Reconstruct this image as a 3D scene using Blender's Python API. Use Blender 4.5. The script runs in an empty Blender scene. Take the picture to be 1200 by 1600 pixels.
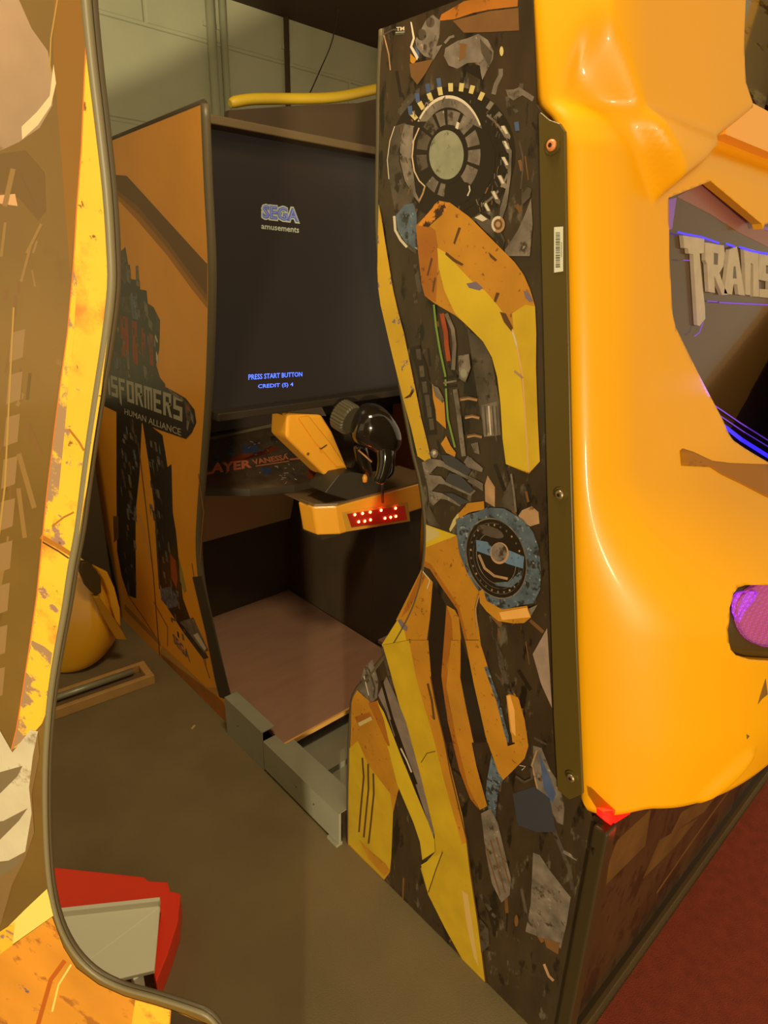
import bpy, bmesh, math, random
from mathutils import Vector, Matrix
from mathutils.bvhtree import BVHTree

scn = bpy.context.scene
col = scn.collection
random.seed(7)

# ------------------------------------------------------------------ camera
CAMH = 1.7
FPX = 982.78            # focal length in pixels of the 1200x1600 frame
R = Matrix(((0.73709862, -0.22210372, 0.63824412),
            (-0.67537464, -0.2750237, 0.68427411),
            (0.02355243, -0.9354314, -0.35272281)))   # columns: right, down, forward in the room
cd = bpy.data.cameras.new('camera')
cam = bpy.data.objects.new('camera', cd)
col.objects.link(cam)
cd.sensor_fit = 'VERTICAL'
cd.sensor_height = 36.0
cd.lens = FPX / 1600 * 36.0
cd.clip_start = 0.02
m = Matrix.Identity(4)
for i in range(3):
    m[i][0] = R[i][0]; m[i][1] = -R[i][1]; m[i][2] = -R[i][2]
m.translation = (0, 0, CAMH)
cam.matrix_world = m
scn.camera = cam

# ------------------------------------------------------------------ world, lamps, exposure
scn.view_settings.view_transform = 'Standard'
scn.view_settings.look = 'None'
scn.view_settings.exposure = 0.0
scn.view_settings.gamma = 1.0
scn.view_settings.use_curve_mapping = False
w = bpy.data.worlds.new('room_air'); scn.world = w; w.use_nodes = True
w.node_tree.nodes['Background'].inputs[0].default_value = (1.0, 0.79, 0.48, 1)
w.node_tree.nodes['Background'].inputs[1].default_value = 0.62

def lamp(name, kind, loc, color, power, size=0.1, aim=None, spot=None):
    d = bpy.data.lights.new(name, kind); d.color = color; d.energy = power
    if kind == 'AREA': d.size = size
    elif kind in ('POINT', 'SPOT'): d.shadow_soft_size = size
    if spot: d.spot_size = spot; d.spot_blend = 0.6
    o = bpy.data.objects.new(name, d); col.objects.link(o); o.location = loc
    if aim is not None:
        o.rotation_euler = (Vector(aim) - Vector(loc)).to_track_quat('-Z', 'Y').to_euler()
    return o
lamp('work_lamp', 'POINT', (-3.6, -4.6, 1.15), (1.0, 0.86, 0.56), 1650, 0.12)
lamp('red_floor_light', 'SPOT', (2.5, -1.0, 0.75), (1.0, 0.12, 0.02), 14, 0.1, (1.55, -0.1, 0), 1.25)  # unseen red spot added to tint the floor at the right
lamp('interior_fill', 'AREA', (0.75, 0.95, 2.9), (1.0, 0.82, 0.5), 34, 0.5, (1.3, 2.1, 0.8))  # unseen fill added to brighten the inside of the screen cabinet

# ------------------------------------------------------------------ projection helpers (room points from the survey of the photo)
def ray(p): return R @ Vector((p[0] - 600, p[1] - 800, FPX))
O = Vector((0, 0, CAMH))
def onx(p, x): r = ray(p); return O + r * (x / r.x)
def ony(p, y): r = ray(p); return O + r * (y / r.y)
def onz(p, z=0.0): r = ray(p); return O + r * ((z - CAMH) / r.z)
def onplane(p, P0, n): r = ray(p); return O + r * ((P0 - O).dot(n) / r.dot(n))
def zc(ox, oy, s, pts): return [(ox + x * s, oy + y * s) for x, y in pts]

# ------------------------------------------------------------------ materials
def lin(c):
    return tuple((v / 255 / 12.92) if v / 255 <= 0.04045 else ((v / 255 + 0.055) / 1.055) ** 2.4 for v in c)
MATS = {}
def mat(name, c, rough=0.5, metal=0.0, coat=0.0, spec=0.5, emit=None, es=0.0, chips=(), bump=0.0, bscale=80, vary=0.0, vscale=6, trans=0.0, stretch=(1, 1, 1)):
    """c and chips in 0-255 sRGB; chips = [(colour, scale, threshold, softness)]"""
    if name in MATS: return MATS[name]
    M = bpy.data.materials.new(name); M.use_nodes = True; MATS[name] = M
    nt = M.node_tree; N = nt.nodes; L = nt.links; b = N['Principled BSDF']
    b.inputs['Roughness'].default_value = rough; b.inputs['Metallic'].default_value = metal
    b.inputs['Coat Weight'].default_value = coat; b.inputs['Coat Roughness'].default_value = 0.06
    b.inputs['Specular IOR Level'].default_value = spec
    b.inputs['Transmission Weight'].default_value = trans
    base = (*lin(c), 1)
    b.inputs['Base Color'].default_value = base
    if emit is not None:
        b.inputs['Emission Color'].default_value = (*lin(emit), 1); b.inputs['Emission Strength'].default_value = es
    if chips or bump or vary:
        tc = N.new('ShaderNodeTexCoord'); mp = N.new('ShaderNodeMapping'); L.new(tc.outputs['Object'], mp.inputs[0])
        mp.inputs['Scale'].default_value = stretch
        vec = mp.outputs[0]
        cur = None
        if vary:
            n = N.new('ShaderNodeTexNoise'); n.inputs['Scale'].default_value = vscale; n.inputs['Detail'].default_value = 6
            L.new(vec, n.inputs['Vector'])
            r = N.new('ShaderNodeValToRGB'); L.new(n.outputs['Fac'], r.inputs[0])
            r.color_ramp.elements[0].position = 0.3; r.color_ramp.elements[1].position = 0.7
            r.color_ramp.elements[0].color = tuple(v * (1 - vary) for v in base[:3]) + (1,)
            r.color_ramp.elements[1].color = tuple(min(1, v * (1 + vary)) for v in base[:3]) + (1,)
            cur = r.outputs[0]
        for k, (cc, sc, th, so) in enumerate(chips):
            n = N.new('ShaderNodeTexNoise'); n.inputs['Scale'].default_value = sc; n.inputs['Detail'].default_value = 8
            n.inputs['Roughness'].default_value = 0.65
            ad = N.new('ShaderNodeVectorMath'); ad.operation = 'ADD'; ad.inputs[1].default_value = (k * 3.7, k * 1.3, k * 5.1)
            L.new(vec, ad.inputs[0]); L.new(ad.outputs[0], n.inputs['Vector'])
            mr = N.new('ShaderNodeMapRange'); mr.inputs[1].default_value = th; mr.inputs[2].default_value = th + so
            L.new(n.outputs['Fac'], mr.inputs[0])
            mx = N.new('ShaderNodeMix'); mx.data_type = 'RGBA'; L.new(mr.outputs[0], mx.inputs[0])
            if cur: L.new(cur, mx.inputs[6])
            else: mx.inputs[6].default_value = base
            mx.inputs[7].default_value = (*lin(cc), 1)
            cur = mx.outputs[2]
        if cur: L.new(cur, b.inputs['Base Color'])
        if bump:
            n = N.new('ShaderNodeTexNoise'); n.inputs['Scale'].default_value = bscale; n.inputs['Detail'].default_value = 4
            L.new(vec, n.inputs['Vector'])
            bp = N.new('ShaderNodeBump'); bp.inputs['Strength'].default_value = bump; bp.inputs['Distance'].default_value = 0.004
            L.new(n.outputs['Fac'], bp.inputs['Height']); L.new(bp.outputs[0], b.inputs['Normal'])
    return M

SHELL = mat('yellow_gloss_plastic', (226, 157, 8), 0.38, coat=0.08, spec=.22, vary=0.02, vscale=3)
SHELL2 = mat('yellow_moulding', (240, 165, 45), 0.35, coat=0.3)
BLACKG = mat('black_gloss_plastic', (34, 27, 18), 0.12, coat=0.7)
BLACK = mat('black_matt_board', (58, 46, 28), 0.6)
BLACKIN = mat('black_cabinet_interior', (66, 50, 30), 0.7, vary=0.1)
TRIM = mat('rubber_edge_trim', (92, 80, 56), 0.45)
TRIML = mat('rubber_edge_trim_light', (128, 116, 84), 0.45)
FLANGE = mat('black_flange', (84, 68, 24), 0.35)
STEEL = mat('bolt_steel', (170, 150, 110), 0.3, metal=0.8)
GALV = mat('grey_painted_steel', (150, 145, 122), 0.5, vary=0.08)
ARTDARK = mat('art_dark', (57, 43, 27), 0.35, coat=0.25, vary=0.3, vscale=9,
              chips=[((96, 84, 68), 14, 0.60, 0.06), ((26, 18, 10), 9, 0.56, 0.05), ((120, 108, 92), 40, 0.70, 0.05), ((96, 70, 34), 22, 0.66, 0.05)], stretch=(1, 2.2, 0.8))
PURPLE = (116, 100, 110)
AY = mat('art_yellow', (196, 158, 31), 0.4, coat=0.2, vary=0.12, vscale=12, chips=[((150, 110, 40), 60, 0.66, 0.06), ((120, 84, 30), 25, 0.70, 0.05)])
AYB = mat('art_yellow_bright', (205, 169, 35), 0.4, coat=0.2, vary=0.08, vscale=10, chips=[((190, 150, 50), 60, 0.68, 0.06)])
AO = mat('art_orange', (184, 124, 31), 0.4, coat=0.2, vary=0.14, vscale=10, chips=[((130, 76, 26), 70, 0.61, 0.05), ((84, 52, 24), 28, 0.66, 0.05)])
AOD = mat('art_orange_deep', (163, 97, 26), 0.4, coat=0.2, vary=0.15, vscale=10, chips=[((110, 60, 24), 60, 0.60, 0.06)])
ACHIP = mat('art_yellow_chipped', (200, 156, 35), 0.4, coat=0.2, vary=0.1, vscale=12, chips=[(PURPLE, 34, 0.60, 0.03), ((150, 100, 34), 60, 0.66, 0.04)])
AGR = mat('art_grey', (113, 100, 87), 0.4, coat=0.2, vary=0.45, vscale=24, chips=[((62, 48, 36), 30, 0.56, 0.08), ((166, 148, 126), 44, 0.62, 0.06)])
AGD = mat('art_grey_dark', (78, 66, 54), 0.4, coat=0.2, vary=0.4, vscale=20, chips=[((42, 32, 20), 26, 0.54, 0.06), ((112, 98, 84), 50, 0.66, 0.05)])
AGB = mat('art_blue_grey', (83, 94, 104), 0.4, coat=0.2, vary=0.35, vscale=30, chips=[((46, 44, 40), 55, 0.54, 0.05), ((140, 150, 150), 90, 0.60, 0.04)])
AGG = mat('art_green_grey', (136, 134, 108), 0.4, vary=0.15, vscale=40, chips=[((96, 92, 70), 45, 0.62, 0.05)])
ALT = mat('art_light', (202, 185, 159), 0.4)
ATAN = mat('art_tan', (166, 128, 92), 0.4, vary=0.2, vscale=30, chips=[((110, 76, 50), 40, 0.60, 0.05)])
ABK = mat('art_black', (34, 24, 14), 0.35, coat=0.2)
ABR = mat('art_brown', (112, 76, 40), 0.4, vary=0.2, vscale=10)
AGN = mat('art_green', (112, 140, 60), 0.4)
ARD = mat('art_red', (150, 66, 30), 0.4, vary=0.2, vscale=30)
ABL = mat('art_blue', (70, 84, 116), 0.4, vary=0.2, vscale=30)
ACR = mat('art_cream', (193, 171, 107), 0.4)
FLOORM = mat('floor_paint', (120, 102, 66), 0.75, bump=0.25, bscale=320, vary=0.12, vscale=4, chips=[((140, 124, 88), 260, 0.70, 0.05), ((80, 70, 48), 240, 0.68, 0.05)])

# ------------------------------------------------------------------ mesh helpers
class MB:
    def __init__(s): s.v = []; s.f = []; s.mi = []; s.mats = []; s.sm = []
    def m(s, M):
        if M not in s.mats: s.mats.append(M)
        return s.mats.index(M)
    def add(s, vs, fs, M, smooth=False):
        o = len(s.v); i = s.m(M)
        s.v += [tuple(v) for v in vs]
        for f in fs: s.f.append(tuple(o + k for k in f)); s.mi.append(i); s.sm.append(smooth)
    def poly(s, pts, M): s.add(pts, [tuple(range(len(pts)))], M)
    def prism(s, pts, d, M, Ms=None):
        """pts: planar loop, d: extrusion vector"""
        n = len(pts); d = Vector(d)
        v = [Vector(p) for p in pts] + [Vector(p) + d for p in pts]
        s.add(v, [tuple(range(n)), tuple(range(2 * n - 1, n - 1, -1))], M)
        s.add(v, [(i, i + n, (i + 1) % n + n, (i + 1) % n) for i in range(n)], Ms or M)
    def box(s, a, b, M, rot=0, c=None):
        x0, y0, z0 = a; x1, y1, z1 = b
        v = [Vector(p) for p in ((x0, y0, z0), (x1, y0, z0), (x1, y1, z0), (x0, y1, z0), (x0, y0, z1), (x1, y0, z1), (x1, y1, z1), (x0, y1, z1))]
        if rot:
            c = Vector(c or ((x0 + x1) / 2, (y0 + y1) / 2, 0)); Q = Matrix.Rotation(rot, 3, 'Z'); v = [Q @ (p - c) + c for p in v]
        s.add(v, [(0, 3, 2, 1), (4, 5, 6, 7), (0, 1, 5, 4), (1, 2, 6, 5), (2, 3, 7, 6), (3, 0, 4, 7)], M)
    def hexa(s, bot, top, M):
        n = len(bot)
        s.add(list(bot) + list(top), [tuple(range(n - 1, -1, -1)), tuple(range(n, 2 * n))] + [(i, (i + 1) % n, (i + 1) % n + n, i + n) for i in range(n)], M)
    def tube(s, pts, r, M, seg=10, cap=True, smooth=True):
        pts = [Vector(p) for p in pts]; rs = r if isinstance(r, (list, tuple)) else [r] * len(pts)
        vs = []; up = None
        for i, p in enumerate(pts):
            t = (pts[min(i + 1, len(pts) - 1)] - pts[max(i - 1, 0)]).normalized()
            if up is None: up = Vector((0, 0, 1)) if abs(t.z) < .9 else Vector((1, 0, 0))
            a = t.cross(up).normalized(); b = a.cross(t).normalized(); up = b
            vs += [p + (a * math.cos(k * 2 * math.pi / seg) + b * math.sin(k * 2 * math.pi / seg)) * rs[i] for k in range(seg)]
        fs = [(i * seg + k, i * seg + (k + 1) % seg, (i + 1) * seg + (k + 1) % seg, (i + 1) * seg + k) for i in range(len(pts) - 1) for k in range(seg)]
        s.add(vs, fs, M, smooth)
        if cap:
            s.add(vs[:seg], [tuple(range(seg - 1, -1, -1))], M); s.add(vs[-seg:], [tuple(range(seg))], M)
    def build(s, name, parent=None, bevel=0, recalc=True):
        me = bpy.data.meshes.new(name)
        me.from_pydata(s.v, [], s.f)
        for M in s.mats: me.materials.append(M)
        for p, i, q in zip(me.polygons, s.mi, s.sm): p.material_index = i; p.use_smooth = q
        me.update()
        if recalc:
            b = bmesh.new(); b.from_mesh(me); bmesh.ops.remove_doubles(b, verts=b.verts, dist=1e-6)
            bmesh.ops.recalc_face_normals(b, faces=b.faces)
            b.to_mesh(me); b.free()
        o = bpy.data.objects.new(name, me); col.objects.link(o)
        if parent is not None: attach(o, parent)
        if bevel:
            md = o.modifiers.new('bevel', 'BEVEL'); md.width = bevel; md.segments = 3; md.limit_method = 'ANGLE'; md.angle_limit = 0.6
        return o
def world_loc(p):
    v = Vector((0, 0, 0))
    while p is not None: v += p.location; p = p.parent
    return v
def attach(o, parent):
    o.parent = parent; o.location = -world_loc(parent)
def empty(name, loc, label, cat, group=None):
    o = bpy.data.objects.new(name, None); col.objects.link(o); o.location = loc; o.empty_display_size = .1
    o['label'] = label; o['category'] = cat
    if group: o['group'] = group
    return o
def tag(o, label, cat, group=None):
    o['label'] = label; o['category'] = cat
    if group: o['group'] = group
    return o
def struct(o): o['kind'] = 'structure'; return o

# flat artwork printed on a board: polygons traced, laid on the board's own plane, a hair above it
class Art:
    def __init__(s, mb, plane, n, step=0.00008):
        s.mb = mb; s.plane = plane; s.n = Vector(n); s.step = step; s.boxes = []
    def P(s, p): return s.plane(p)
    def lay(s, pts):
        b = (min(p[0] for p in pts), min(p[1] for p in pts), max(p[0] for p in pts), max(p[1] for p in pts))
        k = 1
        for q, kk in s.boxes:
            if kk >= k and b[0] < q[2] and q[0] < b[2] and b[1] < q[3] and q[1] < b[3]: k = kk + 1
        s.boxes.append((b, k)); return s.n * s.step * (k + 1)
    def poly(s, pts, M):
        off = s.lay(pts)
        s.mb.poly([s.P(p) + off for p in pts], M)
    def ell(s, c, rx, ry, M, rot=0, n=28, a0=0, a1=360):
        r = math.radians(rot)
        pts = []
        for i in range(n):
            a = math.radians(a0 + (a1 - a0) * i / n)
            x, y = rx * math.cos(a), ry * math.sin(a)
            pts.append((c[0] + x * math.cos(r) - y * math.sin(r), c[1] + x * math.sin(r) + y * math.cos(r)))
        s.poly(pts, M)
    def ring(s, c, r0, r1, M, a0=0, a1=360, rot=0, n=24):
        rr = math.radians(rot)
        def q(r, a):
            a = math.radians(a); x, y = r[0] * math.cos(a), r[1] * math.sin(a)
            return (c[0] + x * math.cos(rr) - y * math.sin(rr), c[1] + x * math.sin(rr) + y * math.cos(rr))
        A = [a0 + (a1 - a0) * i / n for i in range(n + 1)]
        p0 = [q(r0, a) for a in A]; p1 = [q(r1, a) for a in A]; off = s.lay(p0 + p1)
        s.mb.add([s.P(p) + off for p in p0 + p1], [(i, i + 1, n + 2 + i, n + 1 + i) for i in range(n)], M)
    def line(s, pts, wd, M):
        L = []; Rr = []
        for i, p in enumerate(pts):
            a = Vector(pts[max(i - 1, 0)]); b = Vector(pts[min(i + 1, len(pts) - 1)]); t = (b - a).normalized()
            nn = Vector((-t.y, t.x)) * wd / 2; p = Vector(p)
            L.append(p + nn); Rr.append(p - nn)
        off = s.lay(L + Rr)
        v = [s.P(p) + off for p in L] + [s.P(p) + off for p in Rr]; n = len(pts)
        s.mb.add(v, [(i, i + 1, n + i + 1, n + i) for i in range(n - 1)], M)
    def top(s, pts): return s.lay(pts)

# text laid into a quad (tl, tr, br, bl) of room points
def text_polys(txt, offset=0.0, res=2):
    cu = bpy.data.curves.new('t', 'FONT'); cu.body = txt; cu.offset = offset; cu.resolution_u = res
    o = bpy.data.objects.new('t', cu); col.objects.link(o)
    dg = bpy.context.evaluated_depsgraph_get(); me = bpy.data.meshes.new_from_object(o.evaluated_get(dg))
    vs = [(v.co.x, v.co.y) for v in me.vertices]; fs = [tuple(p.vertices) for p in me.polygons]
    bpy.data.objects.remove(o); bpy.data.curves.remove(cu); bpy.data.meshes.remove(me)
    x0 = min(v[0] for v in vs); x1 = max(v[0] for v in vs); y0 = min(v[1] for v in vs); y1 = max(v[1] for v in vs)
    return [((x - x0) / (x1 - x0), (y - y0) / (y1 - y0)) for x, y in vs], fs
def text_in(mb, txt, quad, M, off=Vector((0, 0, 0)), bold=0.0):
    uv, fs = text_polys(txt, bold)
    tl, tr, br, bl = [Vector(q) for q in quad]
    vs = [(bl * (1 - u) + br * u) * (1 - v) + (tl * (1 - u) + tr * u) * v + off for u, v in uv]
    mb.add(vs, fs, M)
# blocky title lettering made of straight strokes (x0,y0,x1,y1 or 4-point polygons) on a 4x6 cell
GL = {
 'T': [[(0, 6), (4, 6), (4, 4.8), (0, 4.8)], [(1.4, 4.8), (2.7, 4.8), (2.7, -.2), (1.4, 0)]],
 'R': [[(0, 6), (1.2, 6), (1.2, 0), (0, 0)], [(1.2, 6), (3.6, 6), (3.6, 5), (1.2, 5)], [(2.6, 5), (3.6, 5), (3.6, 3), (2.6, 3)], [(1.2, 3.6), (3.4, 3.6), (3, 2.6), (1.2, 2.6)], [(1.6, 2.6), (2.8, 2.6), (4, 0), (2.8, 0)]],
 'A': [[(1.4, 6), (2.4, 6), (1.2, 0), (0, 0)], [(1.9, 6), (2.8, 6), (4, 0), (2.9, 0)], [(1, 2.4), (3.2, 2.4), (3.3, 1.4), (.9, 1.4)]],
 'N': [[(0, 6), (1.2, 6), (1.2, 0), (0, 0)], [(1.2, 6), (3.8, 6), (3.8, 5), (1.2, 5)], [(2.7, 5), (3.8, 5), (3.8, 0), (2.7, 0)]],
 'S': [[(0, 6), (3.8, 6), (3.8, 5), (0, 5)], [(0, 5), (1.1, 5), (1.1, 2.5), (0, 2.5)], [(1.1, 3.6), (3.8, 3.6), (3.8, 2.5), (1.1, 2.5)], [(2.7, 2.5), (3.8, 2.5), (3.8, 0), (2.7, 0)], [(0, 1.1), (2.7, 1.1), (2.7, 0), (0, 0)]],
 'F': [[(0, 6), (3.6, 6), (3.6, 5), (0, 5)], [(0, 5), (1.2, 5), (1.2, -2), (.2, -1)], [(1.2, 3.7), (3, 3.7), (3, 2.7), (1.2, 2.7)]],
 'O': [[(0, 6), (3.8, 6), (3.8, 5), (0, 5)], [(0, 5), (1.2, 5), (1.2, 1), (0, 1)], [(2.6, 5), (3.8, 5), (3.8, 1), (2.6, 1)], [(0, 1), (3.8, 1), (3.8, 0), (0, 0)]],
 'M': [[(0, 6), (1.0, 6), (1.0, 0), (0, 0)], [(1.0, 6), (4, 6), (4, 5.1), (1.0, 5.1)], [(1.6, 5.1), (2.5, 5.1), (2.5, 0), (1.6, 0)], [(3.1, 5.1), (4, 5.1), (4, 0), (3.1, 0)]],
 'E': [[(0, 6), (1.2, 6), (1.2, 0), (0, 0)], [(1.2, 6), (3.7, 6), (3.7, 5), (1.2, 5)], [(1.2, 3.5), (3.3, 3.5), (3.3, 2.5), (1.2, 2.5)], [(1.2, 1), (3.7, 1), (3.7, 0), (1.2, 0)]],
}
def title(mb, txt, origin, ux, uz, M, off=Vector((0, 0, 0)), depth=0.0, nrm=None):
    for k, ch in enumerate(txt):
        for q in GL[ch]:
            pts = [Vector(origin) + ux * ((k * 4.5 + x) / 4.5) + uz * (y / 6) + off for x, y in q]
            if depth: mb.prism(pts, nrm * depth, M)
            else: mb.poly(pts, M)

# ------------------------------------------------------------------ the setting
mb = MB(); mb.add([(-5, -5, 0), (7, -5, 0), (7, 3.4, 0), (-5, 3.4, 0)], [(0, 1, 2, 3)], FLOORM); struct(mb.build('floor', recalc=False))
WALLM = mat('painted_block_wall', (178, 176, 142), 0.65, vary=0.05, vscale=5)
nt = WALLM.node_tree; bs = nt.nodes['Principled BSDF']
tcn = nt.nodes.new('ShaderNodeTexCoord'); sx = nt.nodes.new('ShaderNodeSeparateXYZ'); cx = nt.nodes.new('ShaderNodeCombineXYZ')
nt.links.new(tcn.outputs['Object'], sx.inputs[0]); nt.links.new(sx.outputs[0], cx.inputs[0]); nt.links.new(sx.outputs[2], cx.inputs[1])
mpn = nt.nodes.new('ShaderNodeMapping'); mpn.inputs['Location'].default_value = (0.08, 0.06, 0)
nt.links.new(cx.outputs[0], mpn.inputs[0])
bk = nt.nodes.new('ShaderNodeTexBrick'); bk.inputs['Scale'].default_value = 1.0; bk.inputs['Brick Width'].default_value = 0.8
bk.inputs['Row Height'].default_value = 0.4; bk.inputs['Mortar Size'].default_value = 0.012; bk.inputs['Mortar Smooth'].default_value = 0.6
nt.links.new(mpn.outputs[0], bk.inputs['Vector'])
bpn = nt.nodes.new('ShaderNodeBump'); bpn.inputs['Strength'].default_value = 0.6; bpn.inputs['Distance'].default_value = 0.01; bpn.invert = True
nt.links.new(bk.outputs['Fac'], bpn.inputs['Height']); nt.links.new(bpn.outputs[0], bs.inputs['Normal'])
mb = MB(); mb.box((-5, 3.3, 0), (7, 3.4, 2.94), WALLM); struct(mb.build('wall_back'))
mb = MB(); mb.box((-5, 0.9, 2.94), (7, 3.4, 3.04), mat('dark_ceiling', (72, 52, 30), 0.8)); struct(mb.build('ceiling'))
CONDM = mat('painted_conduit', (176, 174, 140), 0.5)
for k, (px, r, z0) in enumerate(((324, 0.022, 0.0), (344, 0.018, 0.0), (444, 0.014, 0.0))):
    p = ony((px, 5), 3.3)
    mb = MB(); mb.tube([(p.x, 3.3 - r, z0), (p.x, 3.3 - r, 2.94)], r, CONDM if k < 2 else mat('dark_conduit', (84, 66, 44), .6), 12)
    for zz in (1.2, 2.2, 2.8): mb.box((p.x - r - .012, 3.292, zz), (p.x + r + .012, 3.3, zz + .02), CONDM)
    tag(mb.build('conduit'), ['thick painted vertical conduit, left of the pair on the block wall', 'thinner painted vertical conduit, right of the pair on the block wall', 'dark vertical conduit on the wall above the middle of the screen cabinet'][k], 'pipe')
p = ony((589, 85), 3.3); q = ony((589, 150), 3.3)
mb = MB(); mb.box((p.x, 3.22, q.z), (p.x + .3, 3.3, p.z), WALLM); tag(mb.build('junction_box', bevel=.005), 'pale box on the back wall beside the near cabinet top corner', 'box')

mb = MB(); mb.add([(.975, -5, .003), (7, -5, .003), (7, .358, .003), (.975, .358, .003), (.975, -5, 0), (7, -5, 0), (7, .358, 0), (.975, .358, 0)], [(0, 1, 2, 3), (4, 5, 1, 0), (5, 6, 2, 1), (6, 7, 3, 2), (7, 4, 0, 3)], mat('red_overlay', (132, 52, 22), .9, bump=.4, bscale=400, vary=.15, vscale=30))  # thin rust red slab with a fine bump over the right floor
tag(mb.build('overlay'), 'rust red carpet on the floor in front of the large yellow shelled cabinet', 'overlay')
mb = MB(); mb.box((-.6, 2.98, .0), (.93, 3.25, 1.05), mat('storage_box_dark', (70, 54, 28), .7)); mb.box((-.61, 2.97, 1.05), (.94, 3.26, 1.08), mat('storage_box_dark', (70, 54, 28), .7))
tag(mb.build('storage_box', bevel=.006), 'dark storage box against the back wall behind the loose yellow moulding', 'box')

# ------------------------------------------------------------------ A: the screen cabinet
XS = 0.96; XR = 2.38; XC = 1.67; TH = 0.022
S = lambda p: onx(p, XS)
A = empty('screen_cabinet', (1.67, 2.3, 0), 'orange sided arcade cabinet with a dark screen, standing against the back wall', 'arcade machine')
ZT = 2.12
frontA = [(313, 160), (318, 280), (323.5, 380), (325, 450), (323, 550), (319, 640), (311, 750), (306, 830), (307, 880), (314, 930), (332, 1010), (362, 1138)]
fA = [S(p) for p in frontA]; fA[0].z = ZT; fA[-1].z = 0.0
def smooth_poly(P, n=4):
    out = []
    for i in range(len(P) - 1):
        p0 = P[max(i - 1, 0)]; p1 = P[i]; p2 = P[i + 1]; p3 = P[min(i + 2, len(P) - 1)]
        for k in range(n):
            t = k / n
            out.append(0.5 * ((2 * p1) + (p2 - p0) * t + (2 * p0 - 5 * p1 + 4 * p2 - p3) * t * t + (3 * p1 - p0 - 3 * p2 + p3) * t ** 3))
    out.append(P[-1]); return out
fAs = smooth_poly(fA)
rearA = [S((192, 987)), S((186, 930)), S((171, 860)), S((146, 770))]
rearA[0].z = 0
rearA.append(Vector((XS, 2.86, 1.2))); rearA.append(Vector((XS, 2.80, ZT - .02)))
loopA = fAs + rearA
OR = mat('orange_side_print', (232, 152, 30), 0.42, coat=0.15, vary=0.08, vscale=3)
mb = MB(); mb.prism(loopA, (TH, 0, 0), OR, BLACK)
art = Art(mb, S, (-1, 0, 0))
Zb = lambda pts: zc(130, 600, .344, pts)     # lower crop
Zu = lambda pts: zc(150, 350, .1875, pts)    # upper crop
BAND = mat('art_band', (112, 74, 34), .45); BAND2 = mat('art_band_mid', (140, 92, 34), .45); BAND3 = mat('art_band_edge', (172, 112, 34), .45)
art.poly([(140, 268), (180, 271), (199, 273), (324, 410), (324, 482), (300, 452), (262, 400), (215, 345), (182, 310), (140, 300)], BAND3)
art.poly([(140, 268), (180, 271), (199, 273), (324, 410), (324, 472), (300, 440), (262, 388), (215, 333), (182, 303), (140, 295)], BAND2)
art.poly([(140, 268), (180, 271), (199, 273), (324, 410), (324, 462), (296, 425), (262, 378), (215, 322), (182, 296), (140, 290)], BAND)
art.line([(160, 276), (180, 272), (199, 274), (324, 411)], 2.2, mat('art_orange_line', (226, 158, 70), .45))
# circuit pattern lines printed at the bottom
PL = mat('art_pattern_line', (156, 92, 22), .45)
for L_ in ([(310, 740), (318, 800), (312, 880)], [(300, 880), (306, 920), (318, 960)], [(240, 940), (262, 980), (262, 1010)], [(290, 960), (318, 1000), (322, 1040)], [(200, 930), (226, 968), (246, 1000)], [(318, 1030), (328, 1060)]):
    art.line(L_, 1.6, PL)
# generic machine figure stand-in: plates and struts, no face
art.poly([(160, 480), (176, 396), (186, 394), (187, 412), (203, 414), (204, 436), (218, 438), (219, 452), (229, 454), (231, 474), (240, 480), (250, 500), (249, 545), (244, 570), (250, 590), (258, 600), (262, 625), (240, 640), (200, 630), (150, 600)], ABK)
art.poly([(182, 640), (222, 655), (218, 740), (212, 800), (212, 860), (213, 935), (200, 930), (190, 900), (183, 860), (182, 760)], ABK)
art.poly([(222, 655), (254, 680), (262, 730), (268, 725), (270, 800), (275, 830), (280, 880), (286, 935), (304, 985), (326, 1028), (318, 1030), (288, 990), (262, 950), (248, 905), (244, 850), (241, 790), (232, 720)], ABK)
for pts, M in (([(186, 395), (196, 386), (203, 430), (195, 446), (188, 430)], AGD), ([(198, 424), (204, 420), (205, 445), (199, 440)], AGR),
               ([(212, 416), (216, 415), (218, 448), (213, 446)], AGR), ([(187, 465), (203, 463), (205, 490), (188, 486)], AGD), ([(203, 462), (214, 464), (217, 500), (207, 498)], AGB),
               ([(225, 468), (231, 478), (232, 498), (226, 490)], AGR), ([(232, 494), (238, 505), (238, 518), (232, 508)], AGR), ([(244, 490), (249, 498), (249, 518), (244, 516)], AGD),
               ([(188, 492), (200, 496), (202, 560), (190, 556)], ARD), ([(206, 500), (214, 504), (216, 572), (208, 566)], ARD), ([(221, 512), (227, 516), (227, 560), (222, 556)], ARD), ([(233, 520), (239, 524), (240, 572), (234, 570)], ARD),
               ([(243, 522), (247, 534), (246, 536), (242, 527)], ALT), ([(244, 548), (248, 558), (247, 570), (244, 562)], ALT),
               ([(176, 540), (190, 560), (192, 600), (180, 590)], AGD), ([(196, 545), (201, 550), (204, 590), (200, 590)], AGR), ([(224, 570), (229, 575), (232, 595), (226, 590)], AGR),
               ([(200, 590), (240, 605), (236, 612), (200, 600)], AGD)):
    art.poly(pts, M)
rnd = random.Random(3)
for k in range(90):
    t = rnd.random(); leg = k % 2
    if leg: cx_ = 240 + 60 * max(0, t - .35) + rnd.uniform(-8, 12); cy_ = 680 + 310 * t
    else: cx_ = 199 + rnd.uniform(-11, 12); cy_ = 660 + 255 * t
    hh = rnd.uniform(6, 20); ww = rnd.uniform(1.2, 4)
    art.poly([(cx_, cy_), (cx_ + ww, cy_ + 2), (cx_ + ww + hh * .12, cy_ + hh), (cx_ + hh * .1, cy_ + hh - 3)], rnd.choice([AGD, AGD, AGR, AGR, AGB, ABR]))
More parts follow.
